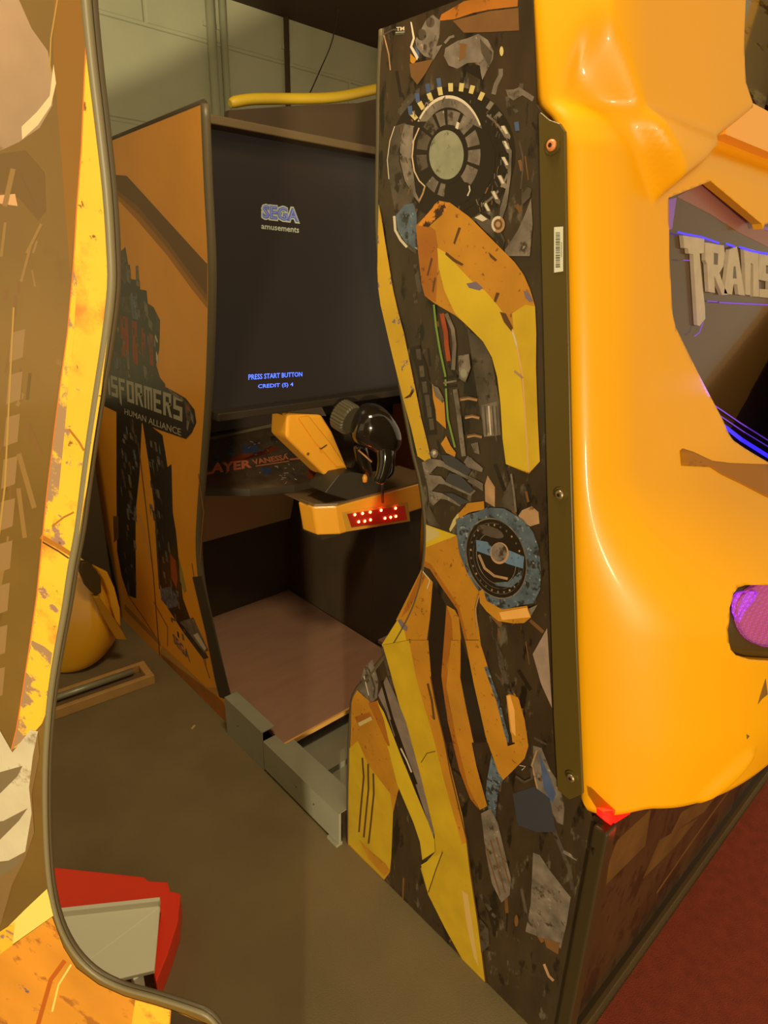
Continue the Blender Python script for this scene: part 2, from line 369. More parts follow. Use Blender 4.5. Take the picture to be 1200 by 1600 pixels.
for k in range(34):
    x = rnd.uniform(180, 244); y = rnd.uniform(max(430, 440 + (x - 200) * 1.2), 590); l = rnd.uniform(6, 20)
    art.poly([(x, y), (x + rnd.uniform(1.5, 4), y + 2), (x + 3, y + l), (x + .5, y + l - 3)], rnd.choice([AGD, AGR, AGR, AGB, ABK, ABK]))
for pts, M in ((Zb([(395, 770), (420, 800), (430, 880), (425, 930), (400, 880)]), ARD), (Zb([(435, 790), (450, 850), (470, 940), (460, 950), (440, 890)]), mat('art_olive', (150, 130, 60), .5)),
               (Zb([(350, 930), (400, 920), (430, 970), (430, 1010), (390, 1020), (355, 980)]), AGB), (Zb([(440, 1080), (500, 1060), (570, 1210), (550, 1220)]), AGR), (Zb([(500, 1140), (520, 1130), (560, 1200), (552, 1212)]), ALT),
               (Zb([(136, 600), (160, 600), (162, 700), (140, 720)]), ABR), (Zb([(328, 590), (332, 590), (346, 850), (352, 930), (345, 930), (330, 700)]), AGD),
               (Zb([(250, 590), (262, 600), (310, 800), (300, 800)]), mat('art_pale_orange', (214, 150, 70), .45))):
    art.poly(pts, M)
# pale bands along the foot
PB = mat('art_pale_band', (190, 140, 62), .45)
art.poly(Zb([(360, 1190), (560, 1378), (616, 1378), (621, 1410), (552, 1412), (352, 1218)]), PB)
art.poly(Zb([(190, 1000), (350, 1170), (352, 1192), (186, 1022)]), mat('art_pale_band_dim', (170, 116, 50), .45))
art.poly(Zb([(355, 1240), (640, 1530), (664, 1545), (640, 1450), (600, 1412), (352, 1225)]), AOD)
art.line([(216, 690), (228, 790), (240, 900), (250, 1030)], 1.3, BAND)
art.line([(196, 545), (205, 640), (212, 690)], 1.0, BAND)
# title block
art.poly([(150, 575), (172, 580), (200, 590), (240, 600), (262, 606), (290, 622), (304, 640), (307, 660), (300, 676), (291, 686), (250, 672), (195, 650), (150, 628)], ABK)
o0 = S((288, 660)); u0 = S((288, 622)); l0 = S((172, 617)); lt = S((172, 588))
pitch = (l0 - o0) / 8.25
offt = art.top([(150, 585), (290, 665)])
title(mb, 'TRANSFORMERS', o0 + pitch * 12, -pitch * 1.0, (u0 - o0), mat('art_title_grey', (168, 158, 136), .4), offt)
offt = art.top([(195, 638), (283, 681)])
text_in(mb, 'HUMAN ALLIANCE', [S((195, 638)), S((283, 670)), S((283, 681)), S((195, 647))], mat('art_title_grey', (168, 158, 136), .4), offt, 0.01)
for pts, M in (([(262, 606), (286, 622), (290, 628), (270, 618)], AGR), ([(288, 625), (297, 632), (301, 650), (296, 664), (291, 650)], AGD), ([(291, 632), (296, 636), (297, 642), (292, 640)], ARD), ([(297, 640), (303, 650), (303, 664), (299, 655)], AGR), ([(292, 655), (296, 660), (294, 674), (292, 670)], AGR)):
    art.poly(pts, M)
offt = art.top([(268, 988), (300, 1036)])
text_in(mb, 'SEGA', [S((269, 988)), S((295, 1018)), S((298, 1036)), S((272, 1004))], mat('art_violet', (104, 84, 92), .5), offt, 0.03)
mb.build('side_panel', A)['label'] = 'orange printed side panel with title lettering'
mb = MB(); mb.tube([v + Vector((TH / 2 + .002, -.002, 0)) for v in fAs], .0135, TRIM, 8)
mb.tube([v + Vector((TH / 2, 0, 0)) for v in (fAs[0], rearA[-1])], .0125, BLACK, 8); mb.build('edge_trim', A)
mb = MB(); mb.tube([v + Vector((TH / 2, 0.006, 0)) for v in rearA], .012, mat('scuffed_edge', (146, 138, 104), .5, chips=[((90, 80, 50), 60, .55, .05)]), 8); mb.build('rear_edge_trim', A)
# black corner guard at the lower front of the panel
mb = MB(); mb.prism([S(p) - Vector((.0, 0, 0)) for p in Zb([(500, 876), (540, 872), (582, 1050), (612, 1180), (676, 1428), (668, 1436), (622, 1420), (604, 1350), (560, 1130)])], (-.004, 0, 0), BLACK); mb.build('corner_guard', A)
mb = MB(); mb.prism([v + Vector((XR - XS, 0, 0)) for v in loopA], (TH, 0, 0), OR, BLACK); mb.build('side_panel', A)
X0 = XS + TH + .001; X1 = XR - .001
SCR = mat('screen_glass', (30, 24, 20), 0.28, emit=(44, 36, 28), es=0.6)
mb = MB(); mb.box((X0, 1.925, 1.26), (X1, 1.96, 2.09), SCR)
NV = Vector((0, -1, 0)); Y9 = lambda p: ony(p, 1.924)
mbs = mb.build('screen', A)
mb = MB()
LB = mat('screen_text_blue', (90, 120, 250), emit=(70, 105, 255), es=1.6); LBD = mat('logo_blue', (70, 76, 110), emit=(62, 66, 120), es=.7); LW = mat('logo_pale', (130, 130, 110), emit=(128, 124, 92), es=.8); LIN = mat('logo_inner', (96, 100, 120), emit=(100, 100, 132), es=.75)
def q4(a, f=Y9): return [f(p) for p in a]
text_in(mb, 'PRESS START BUTTON', q4([(388, 585), (472, 581), (472, 588), (388, 593.5)]), LB, NV * .001, .012)
text_in(mb, 'CREDIT (S) 4', q4([(403, 600.5), (458, 597.5), (458, 605), (403, 608.5)]), LB, NV * .001, .012)
ob = mb.build('screen_message', None, recalc=False); attach(ob, mbs); ob['label'] = 'glowing blue screen message'
mb = MB()
text_in(mb, 'SEGA', q4([(407.5, 317.5), (467.5, 324), (468.5, 350), (407.5, 343)]), LW, NV * .0008, .11)
text_in(mb, 'SEGA', q4([(409.5, 319.5), (466, 326), (466.5, 347.5), (409.5, 341)]), LBD, NV * .0014, .05)
text_in(mb, 'SEGA', q4([(410.5, 321), (465, 327.5), (465.5, 346), (410.5, 339.5)]), LIN, NV * .002, -.018)
text_in(mb, 'amusements', q4([(408, 350), (467, 356), (467, 364), (408, 357.5)]), LW, NV * .001, .015)
ob = mb.build('screen_logo', None, recalc=False); attach(ob, mbs); ob['label'] = 'grey and blue logo on the screen'
mb = MB(); mb.box((X0, 1.86, 2.09), (X1, 1.97, 2.115), mat('bezel_bar', (96, 78, 50), .5)); mb.build('screen_bezel', A, bevel=.004)
mb = MB(); mb.box((X0, 1.86, 1.235), (X1, 1.97, 1.262), mat('bezel_low', (46, 36, 22), .5)); mb.build('screen_bezel', A, bevel=.004)
mb = MB(); mb.box((X0, 1.98, 2.09), (X1, 2.79, 2.115), BLACKIN); mb.build('roof_panel', A)
mb = MB(); mb.box((X0, 2.5, .02), (X1, 2.53, 1.2), BLACKIN); mb.box((X0, 2.74, .05), (X1, 2.76, 2.1), BLACKIN); mb.build('back_panel', A)
mb = MB(); mb.box((X0, 2.40, 1.06), (X1, 2.49, 1.235), mat('slot_black', (50, 38, 24), .6)); mb.build('lower_housing', A)
# dashboard: tilted board
DP0 = Vector((1.3, 2.03, .90)); DN = Vector((0, -.30, 1)).normalized()
D = lambda p: onplane(p, DP0, DN)
DASH = mat('dash_dark', (104, 84, 62), .35, coat=.2, vary=.3, vscale=18, chips=[((98, 84, 70), 40, .62, .05)])
dl = [D((300, 683)), D((325, 680)), D((400, 664)), D((447, 653)), D((540, 640)), D((560, 700)), D((545, 738)), D((505, 747)), D((460, 758)), D((390, 764)), D((316, 763)), D((296, 763))]
mb = MB(); mb.prism(dl, (0, 0, -.03), DASH, BLACK)
da = Art(mb, D, DN)
Zd = lambda pts: zc(310, 620, .20833, pts)
TXT = mat('dash_red_text', (250, 140, 96), .45)
da.poly(Zd([(70, 305), (300, 260), (640, 180), (650, 215), (480, 240), (70, 330)]), mat('dash_grey_strip', (168, 148, 116), .5))
for pts, M in ((Zd([(110, 450), (130, 430), (160, 440), (170, 500), (130, 510), (112, 490)]), AGB), (Zd([(190, 380), (260, 375), (280, 440), (240, 455), (200, 430)]), AGB),
               (Zd([(325, 365), (440, 360), (455, 420), (340, 430)]), ABL), (Zd([(240, 470), (330, 425), (400, 425), (540, 420), (600, 390), (560, 365), (470, 440), (260, 500)]), ARD),
               (Zd([(600, 330), (715, 380), (712, 392), (610, 345)]), AGR), (Zd([(820, 530), (850, 510), (925, 605), (820, 615)]), ARD), (Zd([(540, 300), (590, 296), (612, 330), (580, 345), (545, 330)]), AGD),
               (Zd([(470, 530), (550, 530), (545, 580), (490, 585)]), ABL), (Zd([(600, 555), (620, 555), (705, 615), (690, 625)]), AGR)):
    da.poly(pts, M)
rnd = random.Random(5)
for k in range(70):
    x, y = rnd.choice([(rnd.uniform(60, 500), rnd.uniform(290, 440)), (rnd.uniform(60, 820), rnd.uniform(560, 640)), (rnd.uniform(430, 760), rnd.uniform(300, 440)), (rnd.uniform(560, 800), rnd.uniform(500, 600))])
    if 300 < x < 620 and y < 300: continue
    a = rnd.uniform(0, 3.1); l = rnd.uniform(10, 36); ww = rnd.uniform(3, 8)
    da.line(Zd([(x, y), (x + l * math.cos(a), y + l * math.sin(a) * .6)]), ww * .208, rnd.choice([AGR, AGR, AGB, AGD, ALT, ABL, ATAN, ALT]))
offt = da.top(Zd([(-30, 430), (402, 600)]))
text_in(mb, 'PLAYER', [D(p) for p in Zd([(-15, 512), (395, 470), (402, 530), (-30, 600)])], TXT, offt, .04)
text_in(mb, 'VANESSA', [D(p) for p in Zd([(395, 470), (672, 430), (680, 470), (415, 510)])], TXT, offt + DN * .0001, .03)
da.line(Zd([(430, 520), (560, 500), (680, 482)]), 1.6, TXT); da.line(Zd([(685, 470), (765, 462)]), 2.6, TXT)
mb.build('dashboard', A)['label'] = 'printed dashboard with red player lettering'
# kick board, partition, footwell
KB = mat('kick_board', (176, 142, 98), .6)
mb = MB(); mb.hexa([(X0, 2.46, .55), (1.655, 2.46, .55), (1.655, 2.5, .55), (X0, 2.5, .55)], [(X0, 2.36, .86), (1.655, 2.36, .86), (1.655, 2.5, .86), (X0, 2.5, .86)], KB)
for p in ((432, 796), ): 
    q = onplane(p, Vector((1.3, 2.46, .55)), Vector((0, -.31, -.1)).normalized()); mb.tube([q + Vector((0, -.002, 0)), q + Vector((0, .01, 0))], .006, STEEL, 8)
mb.build('kick_board', A)
mb = MB(); mb.box((1.66, 1.84, .0), (1.68, 2.49, .73), BLACKIN); mb.build('centre_partition', A)
FW = mat('brown_footboard', (158, 118, 92), .6, vary=.08, vscale=3, stretch=(2, 8, 1)); PLY = mat('plywood_edge', (232, 172, 84), .6)
mb = MB(); fz = .135
mb.box((X0, 1.545, fz - .018), (1.655, 2.495, fz), FW); mb.box((X0, 1.537, fz - .018), (1.655, 1.5449, fz), PLY); mb.build('footwell_board', A)
mb = MB(); mb.box((X0, 1.60, .0), (X1, 2.49, fz - .03), BLACKIN); mb.box((1.69, 1.545, fz - .018), (X1, 2.495, fz), FW); mb.build('base_frame', A)
mb = MB()
mb.hexa([(X0, 1.30, .02), (1.5, 1.30, .02), (1.5, 1.59, .02), (X0, 1.59, .02)], [(X0, 1.30, .06), (1.5, 1.30, .06), (1.5, 1.59, .06), (X0, 1.59, .06)], GALV)
mb.box((X0 + .02, 1.38, .06), (1.45, 1.43, .085), GALV)
for q in (onz((457, 1171), .065), onz((476, 1188), .085)): mb.tube([q, q + Vector((0, 0, .004))], .006, ABK, 8)
mb.build('base_plate', A)
# console with amber light box
mb = MB()
mb.box((1.661, 1.83, .0), (1.94, 2.0, .733), BLACKIN); mb.box((1.40, 1.86, .70), (1.66, 2.0, .733), BLACKIN)
tz = .885
def lb(z, gr=0.0):
    return [Vector((1.335 + gr, 1.93, z)), Vector((1.345 + gr, 1.845, z)), Vector((1.42 + gr, 1.795, z)), Vector((1.93 - gr, 1.795, z)), Vector((1.995 - gr, 1.845, z)), Vector((2.0 - gr, 1.93, z))]
BOX = mb; mb.build('console_pedestal', A)
mb = MB(); mb.hexa(lb(.735, .02), lb(.86), SHELL2); lbx = mb.build('light_box', A, bevel=.008)
mb = MB(); mb.hexa(lb(.861, .004), [v + Vector((0, .0, 0)) for v in lb(.868, .012)], mat('console_top_brown', (116, 92, 60), .45))
mb.box((1.34, 1.87, .861), (1.98, 2.03, .866), mat('console_top_brown', (116, 92, 60), .45)); attach(mb.build('box_lid'), lbx)
YL = lambda p: ony(p, 1.7935)
mb = MB(); LP = q4([(542, 803), (632, 790), (636, 812), (549, 824)], YL)
mb.prism([LP[0] + Vector((-.025, 0, .012)), LP[1] + Vector((.02, 0, .012)), LP[2] + Vector((.02, 0, -.012)), LP[3] + Vector((-.025, 0, -.012))], (0, .003, 0), mat('panel_surround', (206, 150, 52), .4))
mb.prism([v + Vector((0, -.001, 0)) for v in LP], (0, .003, 0), mat('led_strip_board', (112, 34, 18), .4, emit=(210, 24, 8), es=.22)); d = mb.build('indicator_panel'); attach(d, lbx)
LED = mat('red_led', (255, 60, 30), .3, emit=(255, 80, 40), es=40)
for p in [(554, 804), (566, 802), (578, 800), (595, 797), (617.5, 794), (560, 815), (569.5, 814), (578.5, 812), (601, 809.5), (610, 808), (618, 806.5)]:
    q = YL(p); mb = MB(); mb.tube([q + Vector((0, -.001, 0)), q + Vector((0, -.004, 0)), q + Vector((0, -.006, 0))], [.0058, .0054, .003], LED, 8); attach(mb.build('indicator_light'), lbx)
lamp('indicator_glow', 'POINT', (1.64, 1.755, .80), (1, .08, .02), .10, .05)
# gun turret
TP = lambda p, y=1.80: ony(p, y)
def solid_px(mb, pts, y0, y1, M, shrink=0.0):
    """outline seen from the front, given its own depth"""
    a = [ony(p, y0) for p in pts]; c = sum(a, Vector()) / len(a)
    b = [Vector(((v.x - c.x) * (1 - shrink) + c.x, y1, (v.z - c.z) * (1 - shrink) + c.z)) for v in a]
    n = len(a); mb.add(a + b, [tuple(range(n)), tuple(range(2 * n - 1, n - 1, -1))] + [(i, i + n, (i + 1) % n + n, (i + 1) % n) for i in range(n)], M)
mb = MB(); solid_px(mb, [(449, 646), (456, 645), (503, 648), (520, 675), (545, 735), (560, 752), (512, 747), (447, 684)], 1.87, 1.99, SHELL2, .06)
arm = mb.build('turret_arm', A, bevel=.012); arm['label'] = 'orange-yellow turret arm'
mb = MB(); solid_px(mb, [(466, 652), (482, 650), (516, 692), (540, 728), (527, 729), (492, 690)], 1.862, 1.874, SHELL2, .05)
solid_px(mb, [(500, 701), (511, 694), (512, 696), (502, 703)], 1.860, 1.868, ABR)
q = ony((482, 709.5), 1.866); mb.tube([q, q + Vector((0, .01, 0))], .006, ABR, 8); attach(mb.build('arm_rib', bevel=.003), arm)
mb = MB(); solid_px(mb, [(446, 650), (452, 640), (503, 636), (510, 650), (456, 646)], 1.885, 2.0, mat('turret_cap', (84, 72, 54), .5)); attach(mb.build('arm_cap'), arm)
mb = MB()
solid_px(mb, [(508, 770), (522, 752), (530, 742), (550, 738), (584, 742), (600, 760), (600, 778), (546, 782)], 1.80, 1.92, mat('mount_block', (56, 50, 38), .45), .0)
mb.build('gun_base', A, bevel=.004)
# ribbed drum
c0 = ony((541, 652), 1.80); ax = (ony((560, 664), 1.74) - ony((520, 640), 1.86)).normalized()
DRUM = mat('drum_grey', (82, 72, 50), .5)
mb = MB()
bv = ax.cross(Vector((0, 0, 1))).normalized(); uv_ = ax.cross(bv).normalized()
def ringpts(c, r, n, ph=0): return [c + (bv * math.cos(ph + 2 * math.pi * k / n) + uv_ * math.sin(ph + 2 * math.pi * k / n)) * r for k in range(n)]
nr = 28
vs = []; 
for d, rr in ((-.035, .052), (-.028, .060), (.022, .060), (.028, .054)):
    for k in range(nr * 2):
        a = math.pi * k / nr; r2 = rr * (1.0 if (k % 2 == 0) else .93)
        vs.append(c0 + ax * d + (bv * math.cos(a) + uv_ * math.sin(a)) * r2)
N2 = nr * 2
mb.add(vs, [(r * N2 + k, r * N2 + (k + 1) % N2, (r + 1) * N2 + (k + 1) % N2, (r + 1) * N2 + k) for r in range(3) for k in range(N2)] + [tuple(range(N2 - 1, -1, -1)), tuple(range(3 * N2, 4 * N2))], DRUM)
gun = None
# gun body: skinned smooth shape
def skin_obj(name, chain, edges, radii, M, parent, sub=2):
    me = bpy.data.meshes.new(name); me.from_pydata([tuple(p) for p in chain], edges, []); me.materials.append(M)
    o = bpy.data.objects.new(name, me); col.objects.link(o)
    sk = o.modifiers.new('skin', 'SKIN'); 
    if not me.skin_vertices:
        b = bmesh.new(); b.from_mesh(me); b.verts.layers.skin.verify(); b.to_mesh(me); b.free()
    for i, r in enumerate(radii):
        rr = r if isinstance(r, tuple) else (r, r)
        me.skin_vertices[0].data[i].radius = rr; me.skin_vertices[0].data[i].use_root = (i == 0)
    sk.use_smooth_shade = True
    sd = o.modifiers.new('sub', 'SUBSURF'); sd.levels = sub; sd.render_levels = sub
    dg = bpy.context.evaluated_depsgraph_get(); m2 = bpy.data.meshes.new_from_object(o.evaluated_get(dg))
    for p in m2.polygons: p.use_smooth = True
    bpy.data.objects.remove(o); o = bpy.data.objects.new(name, m2); col.objects.link(o)
    if parent is not None: attach(o, parent)
    return o
g = [ony((548, 655), 1.78), ony((578, 662), 1.74), ony((604, 684), 1.70), ony((614, 712), 1.67), ony((606, 700), 1.72), ony((598, 728), 1.69), ony((584, 742), 1.72)]
gun = skin_obj('gun', [g[0], g[1], g[2], g[3]], [(0, 1), (1, 2), (2, 3)], [.072, .102, .080, .045], BLACKG, A)
attach(mb.build('barrel_drum'), gun)
o = skin_obj('grip', [ony((600, 690), 1.69), ony((603, 715), 1.67), ony((597, 742), 1.67), ony((590, 756), 1.68)], [(0, 1), (1, 2), (2, 3)], [.044, .034, .026, .03], BLACKG, gun)
o = skin_obj('trigger_guard', [ony((612, 672), 1.69), ony((616, 690), 1.67), ony((614, 716), 1.66), ony((612, 738), 1.66), ony((602, 748), 1.67)], [(0, 1), (1, 2), (2, 3), (3, 4)], [.016, .009, .009, .012, .01], BLACKG, gun)
o = skin_obj('gun_yoke', [ony((560, 690), 1.80), ony((566, 716), 1.80), ony((574, 740), 1.82), ony((572, 756), 1.84)], [(0, 1), (1, 2), (2, 3)], [.03, .03, .024, .03], BLACKG, A)
mb = MB(); mb.tube([ony((560, 703), 1.745), ony((581, 722), 1.70)], .0035, mat('copper_strip', (176, 120, 76), .3), 6); attach(mb.build('trim_strip'), gun)
mb = MB(); q = ony((570, 746), 1.79); mb.tube([q + Vector((0, 0, -.018)), q, q + Vector((0, 0, .014))], [.009, .011, .005], SHELL2, 10); mb.build('yellow_plug', A)
mb = MB(); mb.tube([ony((597, 752), 1.70), ony((598, 785), 1.76)], .006, BLACK, 8); mb.build('gun_cable', A)

# dark board lying above the roof, hose and cable
mb = MB(); tb = [ony((358, 172), 2.3), ony((480, 164), 2.3), ony((560, 161), 2.3), ony((640, 142), 2.3)]
lo = [Vector((tb[0].x - .03, 2.3, 2.118)), Vector((tb[-1].x, 2.3, 2.118))]
mb.prism(tb + [lo[1], lo[0]], (0, .03, 0), mat('dark_brown_board', (80, 62, 38), .7)); tag(mb.build('dark_board'), 'dark brown board standing on the roof of the screen cabinet under a yellow hose', 'board')
HY = mat('yellow_hose', (236, 196, 50), .45, coat=.2)
hz = smooth_poly([ony(p, 2.30) + Vector((0, .012, 0)) for p in [(362, 161), (376, 157), (400, 154), (440, 153.5), (500, 153), (535, 150), (565, 144), (600, 136), (640, 124)]], 3)
mb = MB(); mb.tube(hz, [.012, .017] + [.019] * (len(hz) - 2), HY, 12); tag(mb.build('yellow_hose'), 'bright yellow hose lying above the screen cabinet', 'hose')
mb = MB(); mb.tube(smooth_poly([ony((534, -20), 3.0), ony((520, 60), 3.0), ony((500, 110), 3.0), ony((484, 146), 2.36)]), .003, BLACK, 6); tag(mb.build('thin_cable'), 'thin black cable hanging down the back wall to the yellow hose', 'cable')

# ------------------------------------------------------------------ B: the seat cabinet, near right
B = empty('seat_cabinet', (1.67, .75, 0), 'large yellow shelled arcade seat cabinet with weathered machinery print on its side', 'arcade machine')
edgeB = [(597, 44), (593, 120), (592, 200), (590, 330), (593, 400), (601, 460), (612, 530), (626, 600), (645, 700), (657, 750), (664, 800), (666, 840), (662, 890), (648, 945), (620, 1000), (592, 1040), (570, 1066), (555, 1085), (549, 1112), (545, 1200), (544, 1320)]
eB = [S(p) for p in edgeB]; eB[0].z = 2.136; eB[-1].z = 0
eBs = smooth_poly(eB)
rearB = [Vector((XS, .375, 0)), Vector((XS, .40, .70)), Vector((XS, .44, .74)), Vector((XS, .56, 1.43)), Vector((XS, .64, 1.90)), Vector((XS, .70, 1.96)), Vector((XS, .73, 2.136))]
loopB = eBs + rearB
mb = MB(); mb.prism(loopB, (TH, 0, 0), ARTDARK, BLACK)
a = Art(mb, S, (-1, 0, 0))
z1 = lambda p: zc(590, 0, .25, p)
z2 = lambda p: zc(580, 300, .275, p)
z3 = lambda p: zc(540, 680, .3, p)
z4 = lambda p: zc(520, 1000, .375, p)
# random dark machinery clutter under everything
rnd = random.Random(11)
for k in range(150):
    x = rnd.uniform(605, 838); y = rnd.uniform(60, 1480)
    if y > 1040 and (y - 776 > x - 20): continue
    if 720 < y < 1060 and x < 690: continue
    if y > 1040 and x < 560 + 30: continue
    if y < 720 and x < 640 + (y - 300) * .05 and y > 300: x += 50
    l = rnd.uniform(8, 46); ww = rnd.uniform(1.5, 7); an = rnd.gauss(1.35, .35)
    a.line([(x, y), (x + l * math.cos(an), y + l * math.sin(an))], ww, rnd.choice([AGD, AGD, AGD, ABK, ABK, ABR, ABR]))
a.poly(z1([(400, 90), (540, 8), (880, -60), (875, 40), (700, 60), (600, 80), (480, 120), (385, 130)]), AOD)
a.poly(z1([(470, 130), (700, 70), (880, 50), (885, 190), (700, 200), (540, 205)]), ABR)
a.poly(z1([(270, 190), (300, 130), (345, 92), (392, 130), (385, 230), (345, 370), (290, 350), (245, 300), (235, 250)]), AGR)
a.ell(z1([(330, 140)])[0], 7, 8, AGD); a.ell(z1([(275, 217)])[0], 7.5, 9, AGD)
a.poly(z1([(205, 135), (215, 140), (234, 240), (218, 290), (258, 355), (247, 378), (203, 295), (221, 238)]), ALT)
a.poly(z1([(205, 335), (245, 372), (225, 405), (205, 385)]), AO)
a.poly(z1([(232, 280), (262, 330), (262, 370), (240, 320)]), ABL)
a.line(z1([(40, 220), (70, 340), (80, 440)]), 2, ATAN); a.line(z1([(40, 215), (100, 185), (170, 190)]), 2.5, AGD)
text_in(mb, 'TM', [S(p) for p in z1([(118, 170), (168, 166), (168, 190), (118, 194)])], ALT, a.top(z1([(118, 166), (168, 194)])), .02)
a.line(z1([(112, 204), (170, 200)]), 2.2, AGG); a.line(z1([(112, 216), (165, 212)]), 2, AGD)
a.poly(z1([(200, 400), (350, 370), (300, 460), (250, 530), (210, 480)]), ABR)
a.poly(z1([(425, 300), (500, 255), (560, 240), (630, 212), (690, 250), (725, 320), (722, 370), (690, 430), (655, 500), (640, 430), (620, 390), (560, 395), (500, 430), (445, 410), (415, 350)]), AGR)
a.poly(z1([(515, 270), (560, 275), (545, 360), (510, 385)]), ABR); a.poly(z1([(540, 430), (600, 400), (640, 410), (650, 500), (600, 470)]), ABK)
a.line(z1([(420, 270), (450, 235), (480, 225)]), 4, AGR); a.poly(z1([(370, 290), (405, 280), (350, 380), (345, 340)]), AGR)
a.poly(z1([(640, 240), (720, 330), (700, 420), (650, 330)]), AGD)
a.line(z1([(770, 430), (770, 470), (740, 530), (725, 590)]), 7, AGR)
a.ell(z1([(775, 320)])[0], 3, 7.5, ACR)
a.poly(z1([(800, 560), (850, 560), (885, 545), (980, 605), (968, 635), (905, 595), (850, 628), (815, 605)]), AGR)
a.poly(z1([(120, 690), (190, 600), (265, 545), (265, 580), (215, 640), (150, 730)]), AGD)
# big gear
a.ell(z1([(470, 960)])[0], 98, 105, ABK, n=40)
a.poly(z1([(105, 790), (180, 765), (150, 850), (135, 930), (135, 1010), (165, 1130), (240, 1250), (245, 1590), (180, 1545), (112, 1400), (105, 1300), (75, 1130), (60, 1000), (78, 870)]), AGD)
a.poly(z1([(170, 775), (235, 790), (215, 900), (208, 1010), (235, 1110), (285, 1170), (262, 1270), (230, 1230), (172, 1130), (140, 1000), (143, 880)]), ATAN if False else AGR)
a.line(z1([(108, 790), (78, 880), (62, 1000), (72, 1120)]), 1.2, ALT)
a.line(z1([(105, 1350), (112, 1440), (145, 1500), (185, 1545)]), 4, ALT)
a.poly(z1([(115, 1350), (170, 1280), (225, 1270), (245, 1330), (250, 1560), (190, 1530), (130, 1450)]), AGB)
gc = z1([(445, 960)])[0]
a.ring(gc, (58, 91), (45, 72), AGR, 182, 345, n=24)
a.ring(gc, (58, 91), (56, 86), ALT, 190, 330, n=24)
a.poly(z1([(225, 800), (250, 760), (330, 760), (600, 780), (690, 820), (740, 950), (730, 1080), (650, 1250), (520, 1330), (300, 1330), (240, 1200), (215, 1000)]), ABK)
for a0, a1 in ((186, 212), (218, 240), (246, 262), (268, 292), (298, 320), (327, 348), (354, 376), (22, 52), (98, 110), (116, 135), (155, 178)):
    a.ring(gc, (50, 68), (31, 45), AGR if a0 not in (186, 155, 218) else AGD, a0, a1, n=5)
a.ell(z1([(433, 975)])[0], 31, 44, ABK, n=30); a.ell(z1([(433, 968)])[0], 27, 38.5, AGG, n=36)
a.ell(z1([(540, 1205)])[0], 12, 17, ABK, 20); a.line(z1([(565, 1225), (580, 1190), (575, 1160)]), 2, ALT)
a.line(z1([(262, 800), (228, 880), (218, 980), (232, 1070), (262, 1130), (298, 1165), (285, 1210), (262, 1258)]), 2.6, ATAN)
a.line(z1([(262, 800), (228, 880), (218, 980), (232, 1070), (262, 1130), (298, 1165)]), 1.2, ALT)
a.poly(z1([(500, 760), (515, 770), (505, 810), (488, 800)]), ALT)
for (x, y) in ((228, 725), (275, 660), (330, 607), (393, 570), (458, 546), (525, 546), (590, 560), (650, 602), (703, 660), (752, 725)):
    dx, dy = x - 470, y - 1000; L_ = math.hypot(dx, dy); dx /= L_; dy /= L_; nx, ny = -dy, dx
    w1, h1 = 14, 26
    P = [(x + nx * w1 - dx * h1, y + ny * w1 - dy * h1), (x + nx * (w1 + 1) + dx * h1, y + ny * (w1 + 1) + dy * h1), (x - nx * (w1 + 1) + dx * h1, y - ny * (w1 + 1) + dy * h1), (x - nx * w1 - dx * h1, y - ny * w1 - dy * h1)]
    a.poly(z1(P), ACR if x < 700 else AGR)
for (x, y) in ((205, 690), (250, 612), (315, 552), (385, 517), (870, 790)):
    a.poly(z1([(x - 16, y - 26), (x + 12, y - 30), (x + 18, y + 26), (x - 8, y + 30)]), ABL)
a.ring(z1([(455, 990)])[0], (95, 88), (92, 84), AGR, -52, 58, n=24)
for (x, y) in ((800, 830), (808, 925), (803, 1025), (778, 1140), (738, 1238), (688, 1312)):
    a.poly(z1([(x - 28, y - 38), (x, y - 44), (x + 34, y + 22), (x + 28, y + 42), (x + 4, y + 30)]), AGR)
    a.poly(z1([(x - 26, y - 42), (x - 6, y - 44), (x + 18, y + 6), (x + 2, y + 8)]), ALT)
    a.poly(z1([(x - 24, y + 18), (x + 4, y + 34), (x + 20, y + 62), (x - 22, y + 56)]), ABK)
a.poly(z1([(842, 940), (838, 1090), (812, 1280), (785, 1360), (760, 1380), (770, 1300), (805, 1180), (822, 1040), (828, 950)]), AGR)
a.line(z1([(885, 880), (908, 980), (905, 1080), (895, 1180)]), 2.5, AGD)
a.poly(z1([(962, 1240), (972, 1400), (955, 1600), (800, 1600), (800, 1560), (880, 1440), (925, 1340)]), AGR)
a.poly(z1([(900, 1230), (940, 1170), (965, 1180), (960, 1230), (905, 1285)]), AGD)
a.poly(z1([(600, 1360), (640, 1330), (700, 1370), (780, 1460), (800, 1500), (780, 1590), (740, 1500), (650, 1420)]), AGD)
a.poly(z1([(610, 1360), (650, 1340), (690, 1370), (660, 1385)]), ALT)
bc = z1([(757, 1403)])[0]
a.ell(bc, 10.5, 13, ATAN); a.ell(bc, 10.5, 13, ALT, a0=120, a1=300); a.ell(bc, 7, 8.5, ABR); a.ell(bc, 3.6, 4.5, ATAN)
rnd = random.Random(21)
for k in range(70):
    an = rnd.uniform(0, 6.283); rr = rnd.uniform(.80, 1.02)
    x = 707 + 88 * rr * math.cos(an); y = 242 + 100 * rr * math.sin(an)
    if y > 325 and x > 655 or x < 622: continue
    a.line([(x, y), (x + rnd.uniform(-5, 5), y + rnd.uniform(3, 11))], rnd.uniform(.8, 2.6), rnd.choice([AGD, AGD, AGR, ABR, ABK]))
